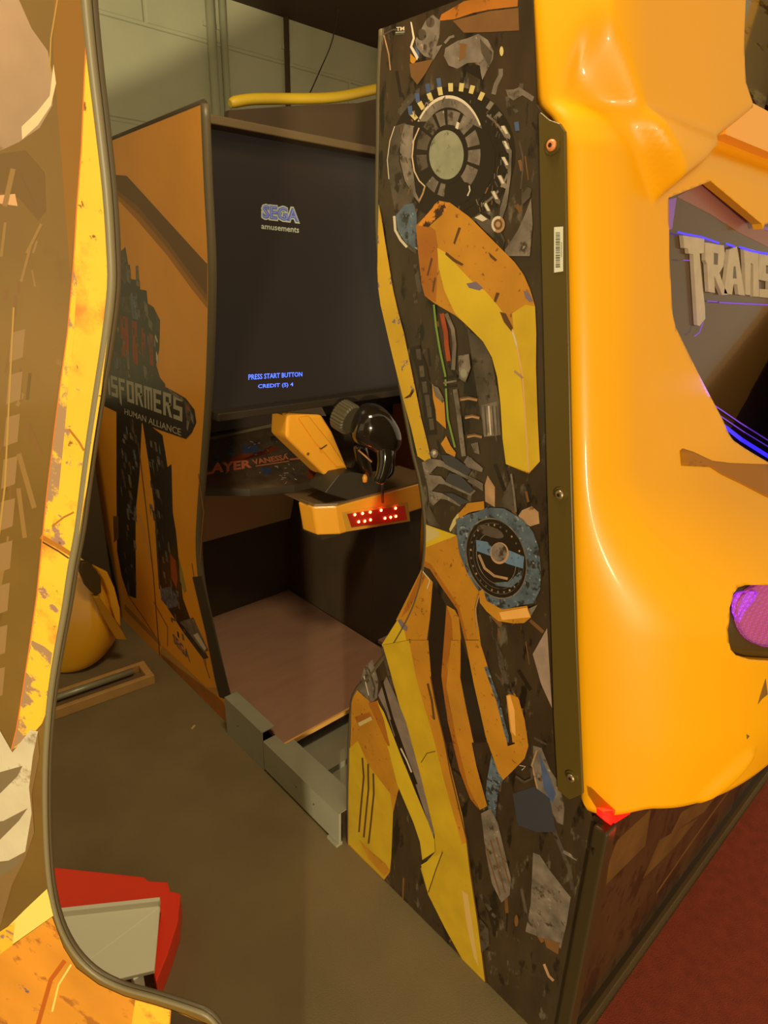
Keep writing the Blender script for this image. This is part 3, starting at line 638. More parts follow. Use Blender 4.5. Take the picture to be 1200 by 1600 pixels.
# forearm plate
a.poly(z2([(258, 190), (300, 150), (340, 110), (365, 70), (390, 50), (420, 62), (450, 60), (560, 140), (700, 280), (820, 400), (870, 470), (905, 550), (935, 650), (942, 800), (940, 1000), (950, 1300), (962, 1530), (900, 1600), (768, 1545), (750, 1400), (738, 1200), (720, 1050), (690, 940), (640, 850), (540, 750), (480, 700), (360, 630), (308, 590), (290, 520), (270, 340)]), AO)
a.poly(z2([(258, 190), (290, 160), (370, 220), (385, 330), (372, 630), (308, 590), (290, 520), (270, 340)]), AOD)
a.poly(z2([(300, 150), (390, 50), (450, 62), (430, 110), (360, 170), (330, 200), (270, 190)]), mat('art_orange_scuffed', (196, 124, 36), .4, chips=[((60, 38, 18), 26, .52, .04)], vary=.2, vscale=20))
a.poly(z2([(380, 318), (420, 340), (450, 372), (540, 470), (600, 530), (650, 560), (720, 640), (762, 700), (800, 780), (830, 860), (850, 1000), (870, 1200), (885, 1400), (895, 1590), (770, 1545), (750, 1400), (738, 1200), (720, 1050), (690, 940), (640, 850), (560, 770), (480, 690), (420, 560), (388, 430)]), AYB)
a.poly(z2([(805, 690), (880, 640), (935, 650), (942, 800), (940, 1000), (950, 1300), (962, 1530), (905, 1590), (890, 1400), (870, 1150), (845, 930), (815, 800)]), AY)
a.line(z2([(806, 780), (828, 850), (842, 930), (862, 1040), (873, 1180), (880, 1300), (900, 1590)]), 2.2, mat('art_ridge', (214, 160, 110), .4))
for pts in ([(810, 785), (835, 870), (828, 880), (805, 800)], [(820, 1010), (870, 1050), (862, 1062), (815, 1022)]): a.poly(z2(pts), ALT if pts[0][0] == 810 else ATAN)
SC = mat('art_scuff', (92, 58, 28), .5)
for pts in ([(430, 340), (480, 380), (530, 410), (520, 420), (470, 395), (425, 355)], [(545, 520), (600, 510), (640, 545), (620, 560), (560, 545)], [(470, 290), (500, 200), (515, 205), (480, 300)], [(700, 620), (715, 570), (735, 575), (712, 628)], [(735, 680), (770, 690), (810, 770), (800, 790), (760, 740)], [(320, 470), (345, 370), (355, 380), (328, 480)], [(350, 560), (365, 480), (372, 490), (358, 575)], [(670, 340), (720, 385), (710, 395), (680, 370)], [(870, 560), (900, 570), (925, 620), (905, 625), (880, 600)]):
    a.poly(z2(pts), SC if pts[0][0] not in (545, 870) else mat('art_chip_violet', PURPLE, .5))
# wires and pipes
a.line(z2([(360, 640), (372, 760), (395, 900), (425, 1040), (432, 1180), (440, 1290), (480, 1450)]), 3, AGN)
a.line(z2([(405, 690), (428, 800), (432, 870), (445, 960)]), 7, ARD)
a.line(z2([(430, 690), (468, 780), (478, 870), (470, 1010)]), 6, AGR)
a.line(z2([(480, 1120), (500, 1250), (515, 1380), (530, 1500)]), 7, AGR)
a.line(z2([(250, 880), (290, 1000), (320, 1150), (345, 1380)]), 16, ABK)
for (x, y) in ((272, 925), (290, 1020), (306, 1110), (322, 1185), (332, 1250), (345, 1320)):
    a.poly(z2([(x - 14, y - 32), (x + 12, y - 34), (x + 18, y + 28), (x - 6, y + 32)]), AGD)
a.poly(z2([(550, 770), (580, 800), (640, 850), (690, 950), (715, 1090), (735, 1200), (742, 1380), (645, 1390), (600, 1100)]), AGD)
a.poly(z2([(630, 1210), (720, 1190), (735, 1380), (645, 1390)]), AGR)
for x in (650, 672, 694, 715): a.line(z2([(x, 1215), (x + 12, 1380)]), 2.2, ALT if x == 672 else AGD)
a.poly(z2([(500, 930), (560, 920), (570, 1000), (540, 1080), (505, 1060)]), AGR); a.ell(z2([(530, 1030)])[0], 5, 7, AGG)
for (x0_, y0_, x1_) in ((508, 1182, 608), (538, 1284, 620), (550, 1392, 634)):
    a.line(z2([(x0_, y0_ - 4), ((x0_ + x1_) / 2, y0_ - 12), (x1_, y0_)]), 5.5, ABR); a.line(z2([(x0_, y0_), ((x0_ + x1_) / 2, y0_ - 8), (x1_, y0_)]), 2.6, ATAN)
a.line(z2([(410, 1060), (490, 1045)]), 4, ABK); a.line(z2([(415, 1085), (490, 1072)]), 3, AGR); a.line(z2([(415, 1110), (485, 1100)]), 4, ABK)
a.poly(z2([(350, 1090), (400, 1140), (420, 1195), (430, 1345), (375, 1295), (370, 1240), (355, 1170)]), AO); a.poly(z2([(350, 1095), (385, 1110), (420, 1180), (412, 1200), (370, 1160)]), AGR)
a.poly(z2([(400, 1430), (430, 1385), (455, 1440), (485, 1480), (480, 1505), (430, 1480)]), AO)
a.ell(z2([(362, 1485)])[0], 6, 7, AGR); a.ell(z2([(362, 1480)])[0], 2.6, 3, ALT)
a.poly(z2([(570, 1430), (610, 1420), (620, 1490), (590, 1480)]), AGR); a.poly(z2([(540, 1520), (570, 1505), (610, 1560), (630, 1590), (540, 1560)]), AGR)
# long yellow chipped strip at the edge
a.poly(z2([(47, 70), (62, 140), (85, 290), (130, 560), (160, 690), (190, 800), (235, 1020), (262, 1150), (290, 1290), (318, 1400), (345, 1520), (335, 1545), (268, 1500), (250, 1420), (232, 1340), (190, 1190), (150, 1030), (125, 930), (95, 800), (58, 640), (44, 540), (40, 440), (42, 300)]), ACHIP)
a.poly(z2([(215, 1170), (235, 1120), (250, 1130), (230, 1165), (190, 1172)]), SC)
# claws
CL = AGR
a.poly(z3([(402, 140), (440, 120), (500, 128), (645, 212), (660, 185), (668, 195), (640, 228), (512, 165), (480, 160), (438, 205), (500, 212), (525, 240), (655, 300), (675, 280), (682, 290), (655, 315), (520, 255), (490, 252), (452, 290), (505, 300), (540, 318), (605, 362), (598, 370), (530, 335), (500, 330), (460, 366), (440, 340), (432, 270), (415, 200)]), CL)
a.poly(z3([(500, 100), (560, 105), (660, 180), (640, 212), (520, 148)]), mat('art_slate', (62, 60, 60), .4)); a.poly(z3([(545, 195), (600, 205), (672, 280), (652, 302), (520, 240)]), mat('art_slate', (62, 60, 60), .4))
a.poly(z3([(520, 300), (560, 300), (650, 345), (600, 362)]), mat('art_slate', (62, 60, 60), .4))
a.poly(z3([(650, 210), (720, 250), (720, 290), (690, 270), (640, 240)]), AGR); a.poly(z3([(620, 140), (640, 105), (720, 170), (715, 190), (640, 160)]), AGR)
a.poly(z3([(740, 210), (778, 270), (778, 375), (728, 345), (725, 260)]), ATAN); a.poly(z3([(800, 370), (860, 230), (880, 260), (890, 400), (850, 385)]), AGD)
a.poly(z3([(900, 420), (920, 390), (970, 370), (1005, 400), (1010, 460), (960, 475), (910, 440)]), ATAN)
a.line(z3([(865, 200), (880, 300), (890, 400)]), 3, AGR)
a.poly(z3([(415, 370), (440, 380), (480, 460), (500, 480), (420, 465)]), AGD)
# lower arm plates
a.poly(z3([(590, 410), (640, 352), (725, 342), (728, 385), (650, 400), (600, 432)]), AO); a.poly(z3([(540, 490), (560, 440), (590, 400), (590, 440), (545, 505)]), ACR)
a.poly(z3([(418, 465), (580, 522), (500, 555), (416, 592)]), AYB); a.poly(z3([(418, 468), (480, 495), (490, 525), (418, 560)]), ACR)
a.poly(z3([(418, 585), (500, 552), (580, 524), (598, 600), (640, 715), (700, 820), (682, 880), (682, 940), (695, 1010), (705, 1090), (740, 1200), (780, 1370), (832, 1600), (745, 1600), (690, 1350), (650, 1150), (605, 960), (580, 900), (500, 780), (440, 692), (402, 665)]), AO)
a.poly(z3([(410, 655), (445, 670), (510, 770), (585, 880), (590, 915), (580, 905), (500, 790), (440, 698), (402, 680)]), AOD)
a.line(z3([(585, 890), (612, 1000), (655, 1170), (700, 1380), (745, 1600)]), 4, AOD)
a.poly(z3([(395, 700), (425, 730), (455, 765), (440, 950), (420, 1100), (445, 1280), (470, 1420), (520, 1600), (400, 1600), (350, 1300), (310, 1100), (265, 960)]), AO)
a.poly(z3([(310, 900), (395, 705), (420, 735), (330, 910), (290, 950)]), AOD); a.line(z3([(400, 705), (440, 755), (425, 800)]), 1.5, ALT)
a.poly(z3([(275, 955), (300, 985), (330, 1130), (370, 1300), (400, 1420), (435, 1600), (310, 1600), (275, 1430), (235, 1260), (190, 1090)]), AYB)
a.poly(z3([(270, 960), (290, 960), (325, 1000), (320, 1020), (295, 1010)]), mat('art_chip_violet', PURPLE, .5))
a.line(z3([(190, 1100), (240, 1290), (300, 1500), (320, 1600)]), 5, AGD)
a.poly(z3([(455, 770), (520, 880), (520, 1000), (500, 1200), (520, 1420), (560, 1600), (520, 1600), (455, 1300), (430, 1120), (445, 940)]), ABK)
a.poly(z3([(528, 885), (570, 910), (592, 950), (602, 1050), (598, 1260), (625, 1400), (668, 1600), (580, 1600), (545, 1400), (525, 1270), (535, 1130), (520, 1000)]), AO)
a.poly(z3([(528, 885), (555, 960), (560, 1060), (530, 1200), (540, 1380), (585, 1600), (570, 1600), (520, 1400), (500, 1250), (515, 1050)]), AOD)
a.poly(z3([(600, 1060), (650, 1200), (690, 1380), (735, 1600), (670, 1600), (630, 1400), (602, 1260)]), ABK)
# blue gear
a.poly(z3([(580, 440), (640, 412), (700, 395), (740, 374), (830, 380), (890, 415), (930, 440), (980, 500), (1010, 580), (1022, 700), (1018, 800), (985, 872), (900, 888), (820, 906), (740, 862), (690, 800), (640, 720), (600, 620), (585, 520)]), AGB)
gc = z3([(790, 640)])[0]
a.ell(gc, 46, 65, ABK, -18, n=40); a.ring(gc, (46, 65), (44.5, 63), AGR, 0, 360, -18, 40)
for r_, M in ((41, AGD), (35, AGD), (30, AGR)): a.ring(gc, (r_, r_ * 1.4), (r_ - 1, r_ * 1.4 - 1.2), M, 20, 300, -18, 30)
for k in range(26):
    th = math.radians(k * 360 / 26); rr_ = math.radians(-18); x, y = 38 * math.cos(th), 54 * math.sin(th)
    a.ell((gc[0] + x * math.cos(rr_) - y * math.sin(rr_), gc[1] + x * math.sin(rr_) + y * math.cos(rr_)), 1.5, 1.9, AGR if k % 3 else ATAN, n=6)
a.ell(z3([(760, 500)])[0], 22, 8, AGD, 20)
a.line(z3([(700, 620), (730, 690), (780, 730), (850, 745)]), 4, ATAN)
a.poly(z3([(685, 543), (745, 553), (775, 590), (860, 598), (936, 630), (930, 692), (850, 668), (775, 632), (688, 600)]), mat('art_blue_bar', (96, 118, 142), .4, vary=.15, vscale=30, chips=[((60, 66, 76), 50, .6, .05)]))
a.poly(z3([(860, 760), (920, 700), (925, 740), (870, 790), (790, 782), (780, 765)]), AGB)
a.ell(z3([(808, 612)])[0], 14.5, 17, ATAN); a.ell(z3([(806, 608)])[0], 12.2, 14.5, AGR)
a.poly(z3([(700, 812), (720, 798), (740, 860), (820, 905), (950, 885), (972, 945), (935, 975), (880, 978), (800, 965), (740, 915), (705, 870)]), AO)
a.poly(z3([(805, 920), (950, 895), (968, 945), (820, 960)]), mat('art_orange_pale', (230, 166, 84), .4, vary=.1)); a.poly(z3([(960, 900), (1005, 880), (970, 940)]), AGR)
a.line(z3([(700, 830), (682, 900), (690, 1010)]), 2, ATAN)
a.poly(z3([(975, 1140), (1050, 1005), (1075, 1420), (1020, 1300)]), mat('art_pinkish_grey', (150, 126, 110), .4, vary=.15, vscale=40))
a.poly(z3([(840, 1350), (880, 1345), (905, 1380), (930, 1500), (945, 1600), (870, 1600), (855, 1500)]), AO)
a.poly(z3([(735, 1190), (760, 1260), (850, 1560), (850, 1600), (832, 1600), (790, 1400)]), AGB)
a.poly(z3([(780, 1050), (820, 1150), (860, 1320), (840, 1330), (800, 1200)]), AGD)
# foot of the panel
a.poly(z4([(103, 203), (130, 120), (165, 80), (190, 170), (185, 240), (165, 262), (130, 240)]), AGR); a.line(z4([(150, 120), (175, 200), (170, 240)]), 2.5, AGD); a.line(z4([(130, 150), (150, 230)]), 1.5, ALT)
a.poly(z4([(80, 245), (100, 205), (130, 235), (165, 262), (188, 250), (215, 330), (245, 430), (280, 530), (292, 570), (270, 640), (252, 720), (245, 900), (240, 965), (215, 1000), (64, 852), (66, 600), (75, 400)]), AO)
a.poly(z4([(70, 450), (105, 420), (150, 520), (240, 640), (252, 720), (245, 900), (238, 962), (214, 996), (66, 848), (68, 600)]), AY)
a.poly(z4([(92, 320), (155, 300), (170, 330), (110, 362)]), AOD); a.poly(z4([(105, 345), (160, 318), (166, 332), (112, 360)]), ACR)
for L_ in ([(124, 490), (130, 570), (118, 700), (110, 800)], [(148, 515), (150, 620), (138, 740), (130, 822)], [(170, 555), (172, 640), (160, 760), (150, 848)]): a.line(z4(L_), 2.8, SC)
a.poly(z4([(110, 830), (160, 880), (220, 930), (240, 960), (215, 985), (150, 910)]), AO)
a.poly(z4([(225, 150), (262, 230), (310, 350), (372, 580), (425, 800), (415, 840), (340, 640), (270, 440), (225, 300), (190, 230)]), mat('art_violet_grey', (124, 108, 96), .4, vary=.2, vscale=30))
for L_ in ([(205, 170), (250, 330), (300, 470), (350, 600)], [(245, 330), (290, 470), (340, 600), (400, 780)], [(262, 400), (300, 520)]): a.line(z4(L_), 4.2, ABK)
a.line(z4([(285, 450), (310, 500), (330, 550)]), 2.4, ALT)
a.poly(z4([(185, 252), (215, 300), (245, 375), (285, 480), (350, 640), (400, 760), (425, 830), (428, 880), (375, 915), (365, 840), (340, 765), (270, 600), (235, 460), (192, 340)]), AYB)
a.poly(z4([(150, 262), (185, 252), (215, 330), (240, 440), (230, 440), (190, 350)]), AOD)
a.poly(z4([(400, 0), (412, 150), (440, 320), (470, 430), (495, 540), (540, 720), (562, 840), (575, 960), (605, 1150), (642, 1432), (550, 1345), (470, 1200), (400, 1060), (368, 950), (430, 880), (425, 800), (372, 580), (310, 350), (265, 210), (210, 20), (320, 0)]), AY)
a.poly(z4([(320, 0), (400, 0), (412, 150), (440, 320), (470, 430), (495, 540), (540, 720), (562, 840), (540, 850), (470, 600), (420, 400), (350, 160)]), AO)
a.poly(z4([(370, 935), (455, 885), (430, 960), (398, 1050)]), AYB); a.line(z4([(460, 880), (430, 960), (400, 1050)]), 1.6, SC)
a.poly(z4([(540, 1040), (565, 1060), (600, 1300), (610, 1360), (590, 1320), (560, 1180)]), mat('art_pale_yellow', (206, 168, 96), .45))
a.line(z4([(410, 150), (430, 260), (470, 430), (492, 550), (560, 830), (575, 960), (608, 1180), (640, 1430)]), 2, SC)
a.line(z4([(398, 180), (415, 250), (425, 330)]), 3.5, SC); a.line(z4([(370, 510), (395, 470), (430, 462)]), 1.2, SC)
a.poly(z4([(495, 0), (530, 0), (530, 180), (560, 320), (600, 520), (646, 690), (615, 706), (560, 600), (520, 430), (475, 190)]), AO)
a.poly(z4([(470, 200), (520, 420), (565, 600), (610, 702), (575, 660), (530, 540), (480, 330)]), AOD)
a.poly(z4([(555, 0), (612, 0), (650, 120), (700, 300), (732, 440), (762, 430), (742, 380), (725, 230), (742, 222), (775, 238), (802, 330), (818, 440), (802, 492), (745, 550), (712, 582), (690, 545), (640, 400), (590, 180)]), AO)
a.poly(z4([(728, 232), (742, 228), (760, 290), (765, 400), (748, 380)]), mat('art_orange_pale', (230, 166, 84), .4))
a.line(z4([(640, 110), (690, 250), (728, 400)]), 5, AGB)
a.poly(z4([(645, 580), (665, 470), (690, 545), (712, 580), (690, 640), (680, 740), (650, 700), (640, 640)]), AGB)
a.poly(z4([(620, 720), (660, 700), (690, 760), (745, 990), (740, 1060), (705, 1092), (665, 1010), (640, 880)]), AGR)
for L_ in ([(640, 860), (700, 1060)], [(660, 830), (722, 1050)], [(685, 820), (738, 1010)]): a.line(z4(L_), 2, ABR)
a.poly(z4([(700, 30), (740, 210), (760, 230), (725, 220), (712, 120)]), AGD)
a.poly(z4([(835, 440), (870, 450), (905, 540), (945, 600), (965, 700), (960, 770), (935, 760), (900, 690), (860, 650), (835, 560)]), AGR)
a.poly(z4([(860, 470), (900, 560), (930, 640), (915, 680), (880, 620)]), ABL)
a.line(z4([(905, 730), (925, 800), (985, 950), (1000, 1040)]), 6, AGD); a.line(z4([(960, 880), (1020, 915)]), 5, AGR); a.line(z4([(850, 460), (830, 520), (860, 650), (890, 690)]), 2.5, ATAN)
a.poly(z4([(750, 640), (840, 610), (905, 660), (930, 800), (850, 800), (770, 770)]), mat('art_navy', (56, 56, 62), .45))
a.poly(z4([(835, 885), (862, 895), (905, 960), (992, 1072), (975, 1180), (950, 1285), (870, 1240), (803, 1215), (825, 1100)]), AGR)
a.poly(z4([(880, 1240), (945, 1262), (940, 1310), (890, 1280)]), ABR); a.line(z4([(880, 1350), (900, 1400), (920, 1420)]), 4, ATAN); a.poly(z4([(610, 1150), (650, 1200), (655, 1270), (620, 1300)]), AGD)
a.ell(z4([(765, 1170)])[0], 3, 9, ABR); a.line(z4([(765, 565), (800, 590), (832, 575), (830, 530)]), 4, AGD); a.line(z4([(780, 520), (806, 525), (790, 540)]), 1, ALT)
mb.build('side_panel', B)['label'] = 'side panel with yellow armour and gear print'
mb = MB(); mb.tube([v + Vector((TH / 2, .003, 0)) for v in eBs], .0125, TRIM, 8); mb.build('edge_trim', B)
mb = MB(); mb.prism([v + Vector((XR - XS, 0, 0)) for v in loopB], (TH, 0, 0), ARTDARK, BLACK); mb.build('side_panel', B)
# inner body
mb = MB(); mb.box((X0, .44, .0), (X1, .9, .42), BLACKIN); mb.hexa([(X0, .50, .42), (X1, .50, .42), (X1, .56, .42), (X0, .56, .42)], [(X0, .70, 1.95), (X1, .70, 1.95), (X1, .76, 1.95), (X0, .76, 1.95)], BLACKIN); mb.build('seat_bench', B)
mb = MB(); mb.box((X0, .735, 2.11), (X1, 1.04, 2.135), BLACK); mb.build('roof_panel', B)
# mounting flange with bolts and barcode label
fl = [S(p) for p in [(845, 180), (848, 176), (862, 188), (878, 194), (886, 206), (888, 330), (891, 500), (896, 760), (903, 1000), (913, 1238), (892, 1247), (874, 1232), (868, 1120), (858, 760), (852, 500), (848, 330)]]
mb = MB(); mb.prism(fl, (-.007, 0, 0), FLANGE); flo = mb.build('mounting_flange', B, bevel=.0015)
def bolt(p, M=STEEL):
    q = S(p) + Vector((-.007, 0, 0)); mb = MB()
    n = Vector((-1, 0, 0))
    mb.tube([q, q + n * .003], .0135, FLANGE, 16, smooth=False); mb.tube([q + n * .003, q + n * .007, q + n * .0085], [.0088, .0085, .0055], M, 16); mb.tube([q + n * .0086, q + n * .009], .0035, ABK, 6)
    attach(mb.build('bolt'), flo)
bolt((868, 229), mat('copper_bolt', (216, 132, 74), .4)); bolt((880, 771)); bolt((897, 1211))
mb = MB(); SL = lambda p: onx(p, XS - .0075)
mb.prism([SL(p) for p in [(866, 355), (880, 354), (880, 424), (866, 426)]], (-.0006, 0, 0), mat('white_sticker', (216, 212, 186), .5))
la = Art(mb, SL, (-1, 0, 0), .0004)
rnd = random.Random(4); yy = 363
while yy < 418:
    hh = rnd.choice([.8, 1.2, 1.8]); la.poly([(868.5, yy), (875.5, yy - .2), (875.5, yy + hh - .2), (868.5, yy + hh)], mat('print_black', (70, 64, 50), .5)); yy += hh + rnd.choice([.9, 1.3])
la.poly([(877, 378), (878.3, 378), (878.3, 402), (877, 402)], mat('print_faint', (150, 144, 120), .5))
attach(mb.build('barcode_label'), flo)

# ---- yellow rear shell: a moulded height field
def sstep(a_, b_, x): t = max(0, min(1, (x - a_) / (b_ - a_))); return t * t * (3 - 2 * t)
YB = [(.60, .405), (.72, .425), (.75, .43), (1.43, .554), (1.90, .636), (1.935, .655), (1.96, .685), (2.10, .715), (2.45, .77)]
def interp(T_, x):
    for (a0, b0), (a1, b1) in zip(T_, T_[1:]):
        if x <= a1: return b0 + (b1 - b0) * max(0, (x - a0)) / (a1 - a0)
    return T_[-1][1]
def zlobe(x):
    if x < .99: return 1.93 + (x - .96) * 2.0
    if x < 1.14: return 1.99 - (x - .99) * 1.05
    return 1.833 + (x - 1.14) * .42
def sheight(x, z):
    if x > XC: x = 2 * XC - x
    u = x - XS
    d = .055 * math.sqrt(max(0, 1 - (1 - min(1, u / .12)) ** 2))
    P = .215 * (1 - math.exp(-u / .17)) / (1 - math.exp(-.71 / .17))
    q = sstep(1.40, 1.10, z) if z > 1.10 else 1.0 - .22 * sstep(.90, .68, z)
    ridge = 0
    d2 = P * q
    top = sstep(zlobe(x) - .012, zlobe(x) + (.10 if x < 1.0 else .10 - .06 * sstep(1.0, 1.12, x)), z)
    d3 = .055 * top * sstep(0, .05, u)
    # shallow blister near the foot
    bx, bz = x - 1.165, z - .80; r_ = math.radians(38)
    e1 = (bx * math.cos(r_) + bz * math.sin(r_)) / .075; e2 = (-bx * math.sin(r_) + bz * math.cos(r_)) / .022
    bl = .014 * max(0, 1 - e1 * e1 - e2 * e2) ** .5 if e1 * e1 + e2 * e2 < 1 else 0
    return interp(YB, z) - d * (1 - .0 * q) - d2 - d3 - bl
def zbot(x):
    if x > XC: x = 2 * XC - x
    return .718 + .034 * sstep(.96, 1.03, x)
nx_, nz_ = 170, 190
xs_ = []
for i in range(nx_ + 1):
    t = i / nx_; t2 = abs(2 * t - 1); tt = (1 - t2 ** 1.25) if True else 0   # denser near both sides
    s_ = 1 - (1 - t2) ** 1.35
    xs_.append(XC + (XC - XS) * (s_ if t > .5 else -s_))
ztop = 2.45
vs = []; fs = []
for j in range(nz_ + 1):
    for i in range(nx_ + 1):
        x = xs_[i]; z0 = zbot(x); z = z0 + (ztop - z0) * j / nz_
        vs.append((x, sheight(x, z), z))
NF = len(vs)
for j in range(nz_ + 1):
    for i in range(nx_ + 1):
        x, y, z = vs[j * (nx_ + 1) + i]
        xi = XC + (x - XC) * .99
        vs.append((xi, sheight(x, z) + .02, z + .002 - .004 * j / nz_))
W_ = nx_ + 1
for j in range(nz_):
    for i in range(nx_):
        q = j * W_ + i; fs.append((q, q + 1, q + W_ + 1, q + W_)); q += NF; fs.append((q, q + W_, q + W_ + 1, q + 1))
for i in range(nx_):
    fs.append((i, i + NF, i + 1 + NF, i + 1)); q = nz_ * W_ + i; fs.append((q, q + 1, q + 1 + NF, q + NF))
for j in range(nz_):
    q = j * W_; fs.append((q, q + W_, q + W_ + NF, q + NF)); q += nx_; fs.append((q, q + NF, q + W_ + NF, q + W_))
mb = MB(); mb.add(vs, fs, SHELL, True); shell = mb.build('rear_shell')
shell_bvh = BVHTree.FromPolygons([Vector(v) for v in vs], fs)
def onshell(p):
    r = ray(p).normalized(); h = shell_bvh.ray_cast(O, r); return h[0] if h[0] else ony(p, .45)
def cutter(loop, y0=-.2, y1=1.2):
    mb = MB(); mb.prism([Vector((x, y0, z)) for x, z in loop], (0, y1 - y0, 0), SHELL); return mb.build('cutter')
def mir(l): return l + [(2 * XC - x, z) for x, z in reversed(l)]
def rrect(x0, z0, x1, z1, r, n=5):
    P = []
    for cx_, cz_, a0 in ((x1 - r, z1 - r, 0), (x0 + r, z1 - r, 90), (x0 + r, z0 + r, 180), (x1 - r, z0 + r, 270)):
        for k in range(n + 1):
            t = math.radians(a0 + 90 * k / n); P.append((cx_ + r * math.cos(t), cz_ + r * math.sin(t)))
    return P
def sxz(p): q = onshell(p); return (q.x, q.z)
rec = [sxz(p) for p in [(1110, 283), (1045, 309), (1046, 400), (1051, 490), (1056, 512), (1092, 585), (1130, 657), (1146, 688), (1200, 722)]]
rec = [(XC, sxz((1190, 350))[1] - .01), sxz((1190, 350))] + rec
rec.append((XC, min(rec[-1][1] - .02, 1.32) if rec[-1][0] < XC - .01 else rec[-1][1]))
rec = [(min(x, XC), z) for x, z in rec]
if rec[-2][0] >= XC - .003: rec.pop(-2)
recess_loop = rec + [(2 * XC - x, z) for x, z in reversed(rec[1:-1])]
print('RECESS', [(round(x, 3), round(z, 3)) for x, z in rec])
hl = [sxz(p) for p in [(1165, 4), (1163, 60), (1166, 130), (1176, 165), (1199, 196)]]
print('HOLE', [(round(x, 3), round(z, 3)) for x, z in hl])
hl = [(min(x, XC - .02), z) for x, z in hl]
hole_loop = mir([(hl[0][0] + .01, 2.40)] + hl)
SPKPX = [(1139, 1004), (1137, 985), (1140, 950), (1146, 928), (1153, 918), (1165, 914), (1200, 914), (1240, 915), (1262, 925), (1268, 950), (1266, 1000), (1258, 1026), (1235, 1033), (1200, 1032), (1170, 1030), (1150, 1024), (1142, 1015)]
spl = [sxz(p) for p in SPKPX]
cuts = [cutter(recess_loop), cutter(hole_loop), cutter(spl)]
for c in cuts:
    md = shell.modifiers.new('cut', 'BOOLEAN'); md.operation = 'DIFFERENCE'; md.object = c; md.solver = 'EXACT'
dg = bpy.context.evaluated_depsgraph_get(); me = bpy.data.meshes.new_from_object(shell.evaluated_get(dg))
shell.modifiers.clear(); shell.data = me
for c in cuts: bpy.data.objects.remove(c)
print('SHELLFACES', len(me.polygons))
attach(shell, B); shell['label'] = 'glossy yellow moulded rear shell'
# sign panel behind the recess
SY = .605
mb = MB(); mb.prism([Vector((x + (-.04 if x < XC else .04), SY, z + (.04 if z > 1.6 else -.05))) for x, z in recess_loop], (0, .012, 0), mat('sign_back', (72, 50, 22), .25, coat=.3)); sign = mb.build('sign_panel', B)
YS = lambda p: ony(p, SY); z7 = lambda p: zc(1020, 260, .3125, p)
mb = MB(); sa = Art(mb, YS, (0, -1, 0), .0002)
sa.poly(z7([(118, 152), (292, 56), (420, 190), (560, 320), (640, 350), (640, 440), (576, 404), (430, 330), (280, 235)]), mat('mauve_reflection', (134, 84, 72), .3, emit=(120, 50, 70), es=.05))  # pink reflection in the recess painted as a flat strip of colour
sa.line(z7([(290, 60), (420, 200), (520, 300), (640, 330)]), 5, mat('violet_edge', (120, 80, 130), .3, emit=(90, 50, 150), es=.35))
sa.poly(z7([(70, 168), (118, 155), (96, 312), (76, 318)]), mat('violet_edge', (120, 80, 130), .3))
attach(mb.build('sign_edge_sheen'), sign)
LM = mat('sign_letter_metal', (178, 160, 132), .45, vary=.1, vscale=30)
letters = {
 'T': [z7([(128, 345), (236, 362), (233, 432), (212, 436), (228, 600), (240, 700), (242, 760), (214, 797), (202, 792), (190, 600), (180, 440), (158, 436), (155, 412), (135, 408)])],
 'R': [z7([(240, 380), (334, 396), (340, 440), (332, 500), (312, 532), (332, 590), (356, 640), (326, 642), (300, 580), (286, 545), (290, 632), (258, 626), (250, 490), (241, 470)])],
 'A': [z7([(362, 415), (400, 400), (412, 470), (440, 645), (408, 640), (402, 590), (384, 588), (376, 640), (336, 634), (350, 520)])],
 'N': [z7([(434, 405), (508, 425), (512, 650), (484, 650), (482, 490), (470, 482), (468, 644), (444, 640), (440, 500)])],
 'S': [z7([(512, 436), (600, 452), (600, 500), (546, 494), (546, 535), (600, 545), (600, 662), (514, 652), (514, 612), (560, 614), (560, 576), (512, 566)])]}
for k_, pl in letters.items():
    mb = MB()
    for pts in pl: mb.prism([YS(p) + Vector((0, -.001, 0)) for p in pts], (0, -.008, 0), LM)
    if k_ == 'R': mb.poly([YS(p) + Vector((0, -.0096, 0)) for p in z7([(284, 432), (304, 436), (302, 492), (284, 490)])], mat('sign_back', (72, 50, 22)))
    if k_ == 'A': mb.poly([YS(p) + Vector((0, -.0096, 0)) for p in z7([(384, 500), (392, 500), (398, 560), (380, 560)])], mat('sign_back', (72, 50, 22)))
    attach(mb.build('sign_letter'), sign)
pN = YS(z7([(606, 650)])[0]); pT = YS(z7([(606, 455)])[0])
mb = MB(); title(mb, 'FORMERS', Vector((pN.x + .01, SY - .001, pN.z)), Vector((.056, 0, 0)), Vector((0, 0, pT.z - pN.z)), LM, depth=.008, nrm=Vector((0, -1, 0))); attach(mb.build('sign_letter'), sign)
BLU = mat('blue_led_line', (60, 50, 255), emit=(50, 36, 255), es=1.6); VIO = mat('violet_led_line', (110, 60, 200), emit=(96, 50, 190), es=.7)
mb = MB(); sa = Art(mb, lambda p: ony(p, SY - .0105), (0, -1, 0), .0004)
for L_, wd, M in (([(122, 328), (160, 338), (240, 352), (330, 384)], 2.6, BLU), ([(364, 386), (408, 402)], 3, BLU), ([(428, 402), (500, 424), (620, 446)], 3, BLU), ([(270, 673), (322, 677)], 1.6, VIO), ([(330, 680), (450, 686), (620, 694)], 2, VIO), ([(150, 468), (182, 470)], 1.5, VIO), ([(206, 850), (232, 830), (250, 780)], 1.2, VIO)):
    sa.line(z7(L_), wd, M)
attach(mb.build('led_line'), sign)
mb = MB(); sa = Art(mb, lambda p: ony(p, .56), (0, -1, 0), .0004)
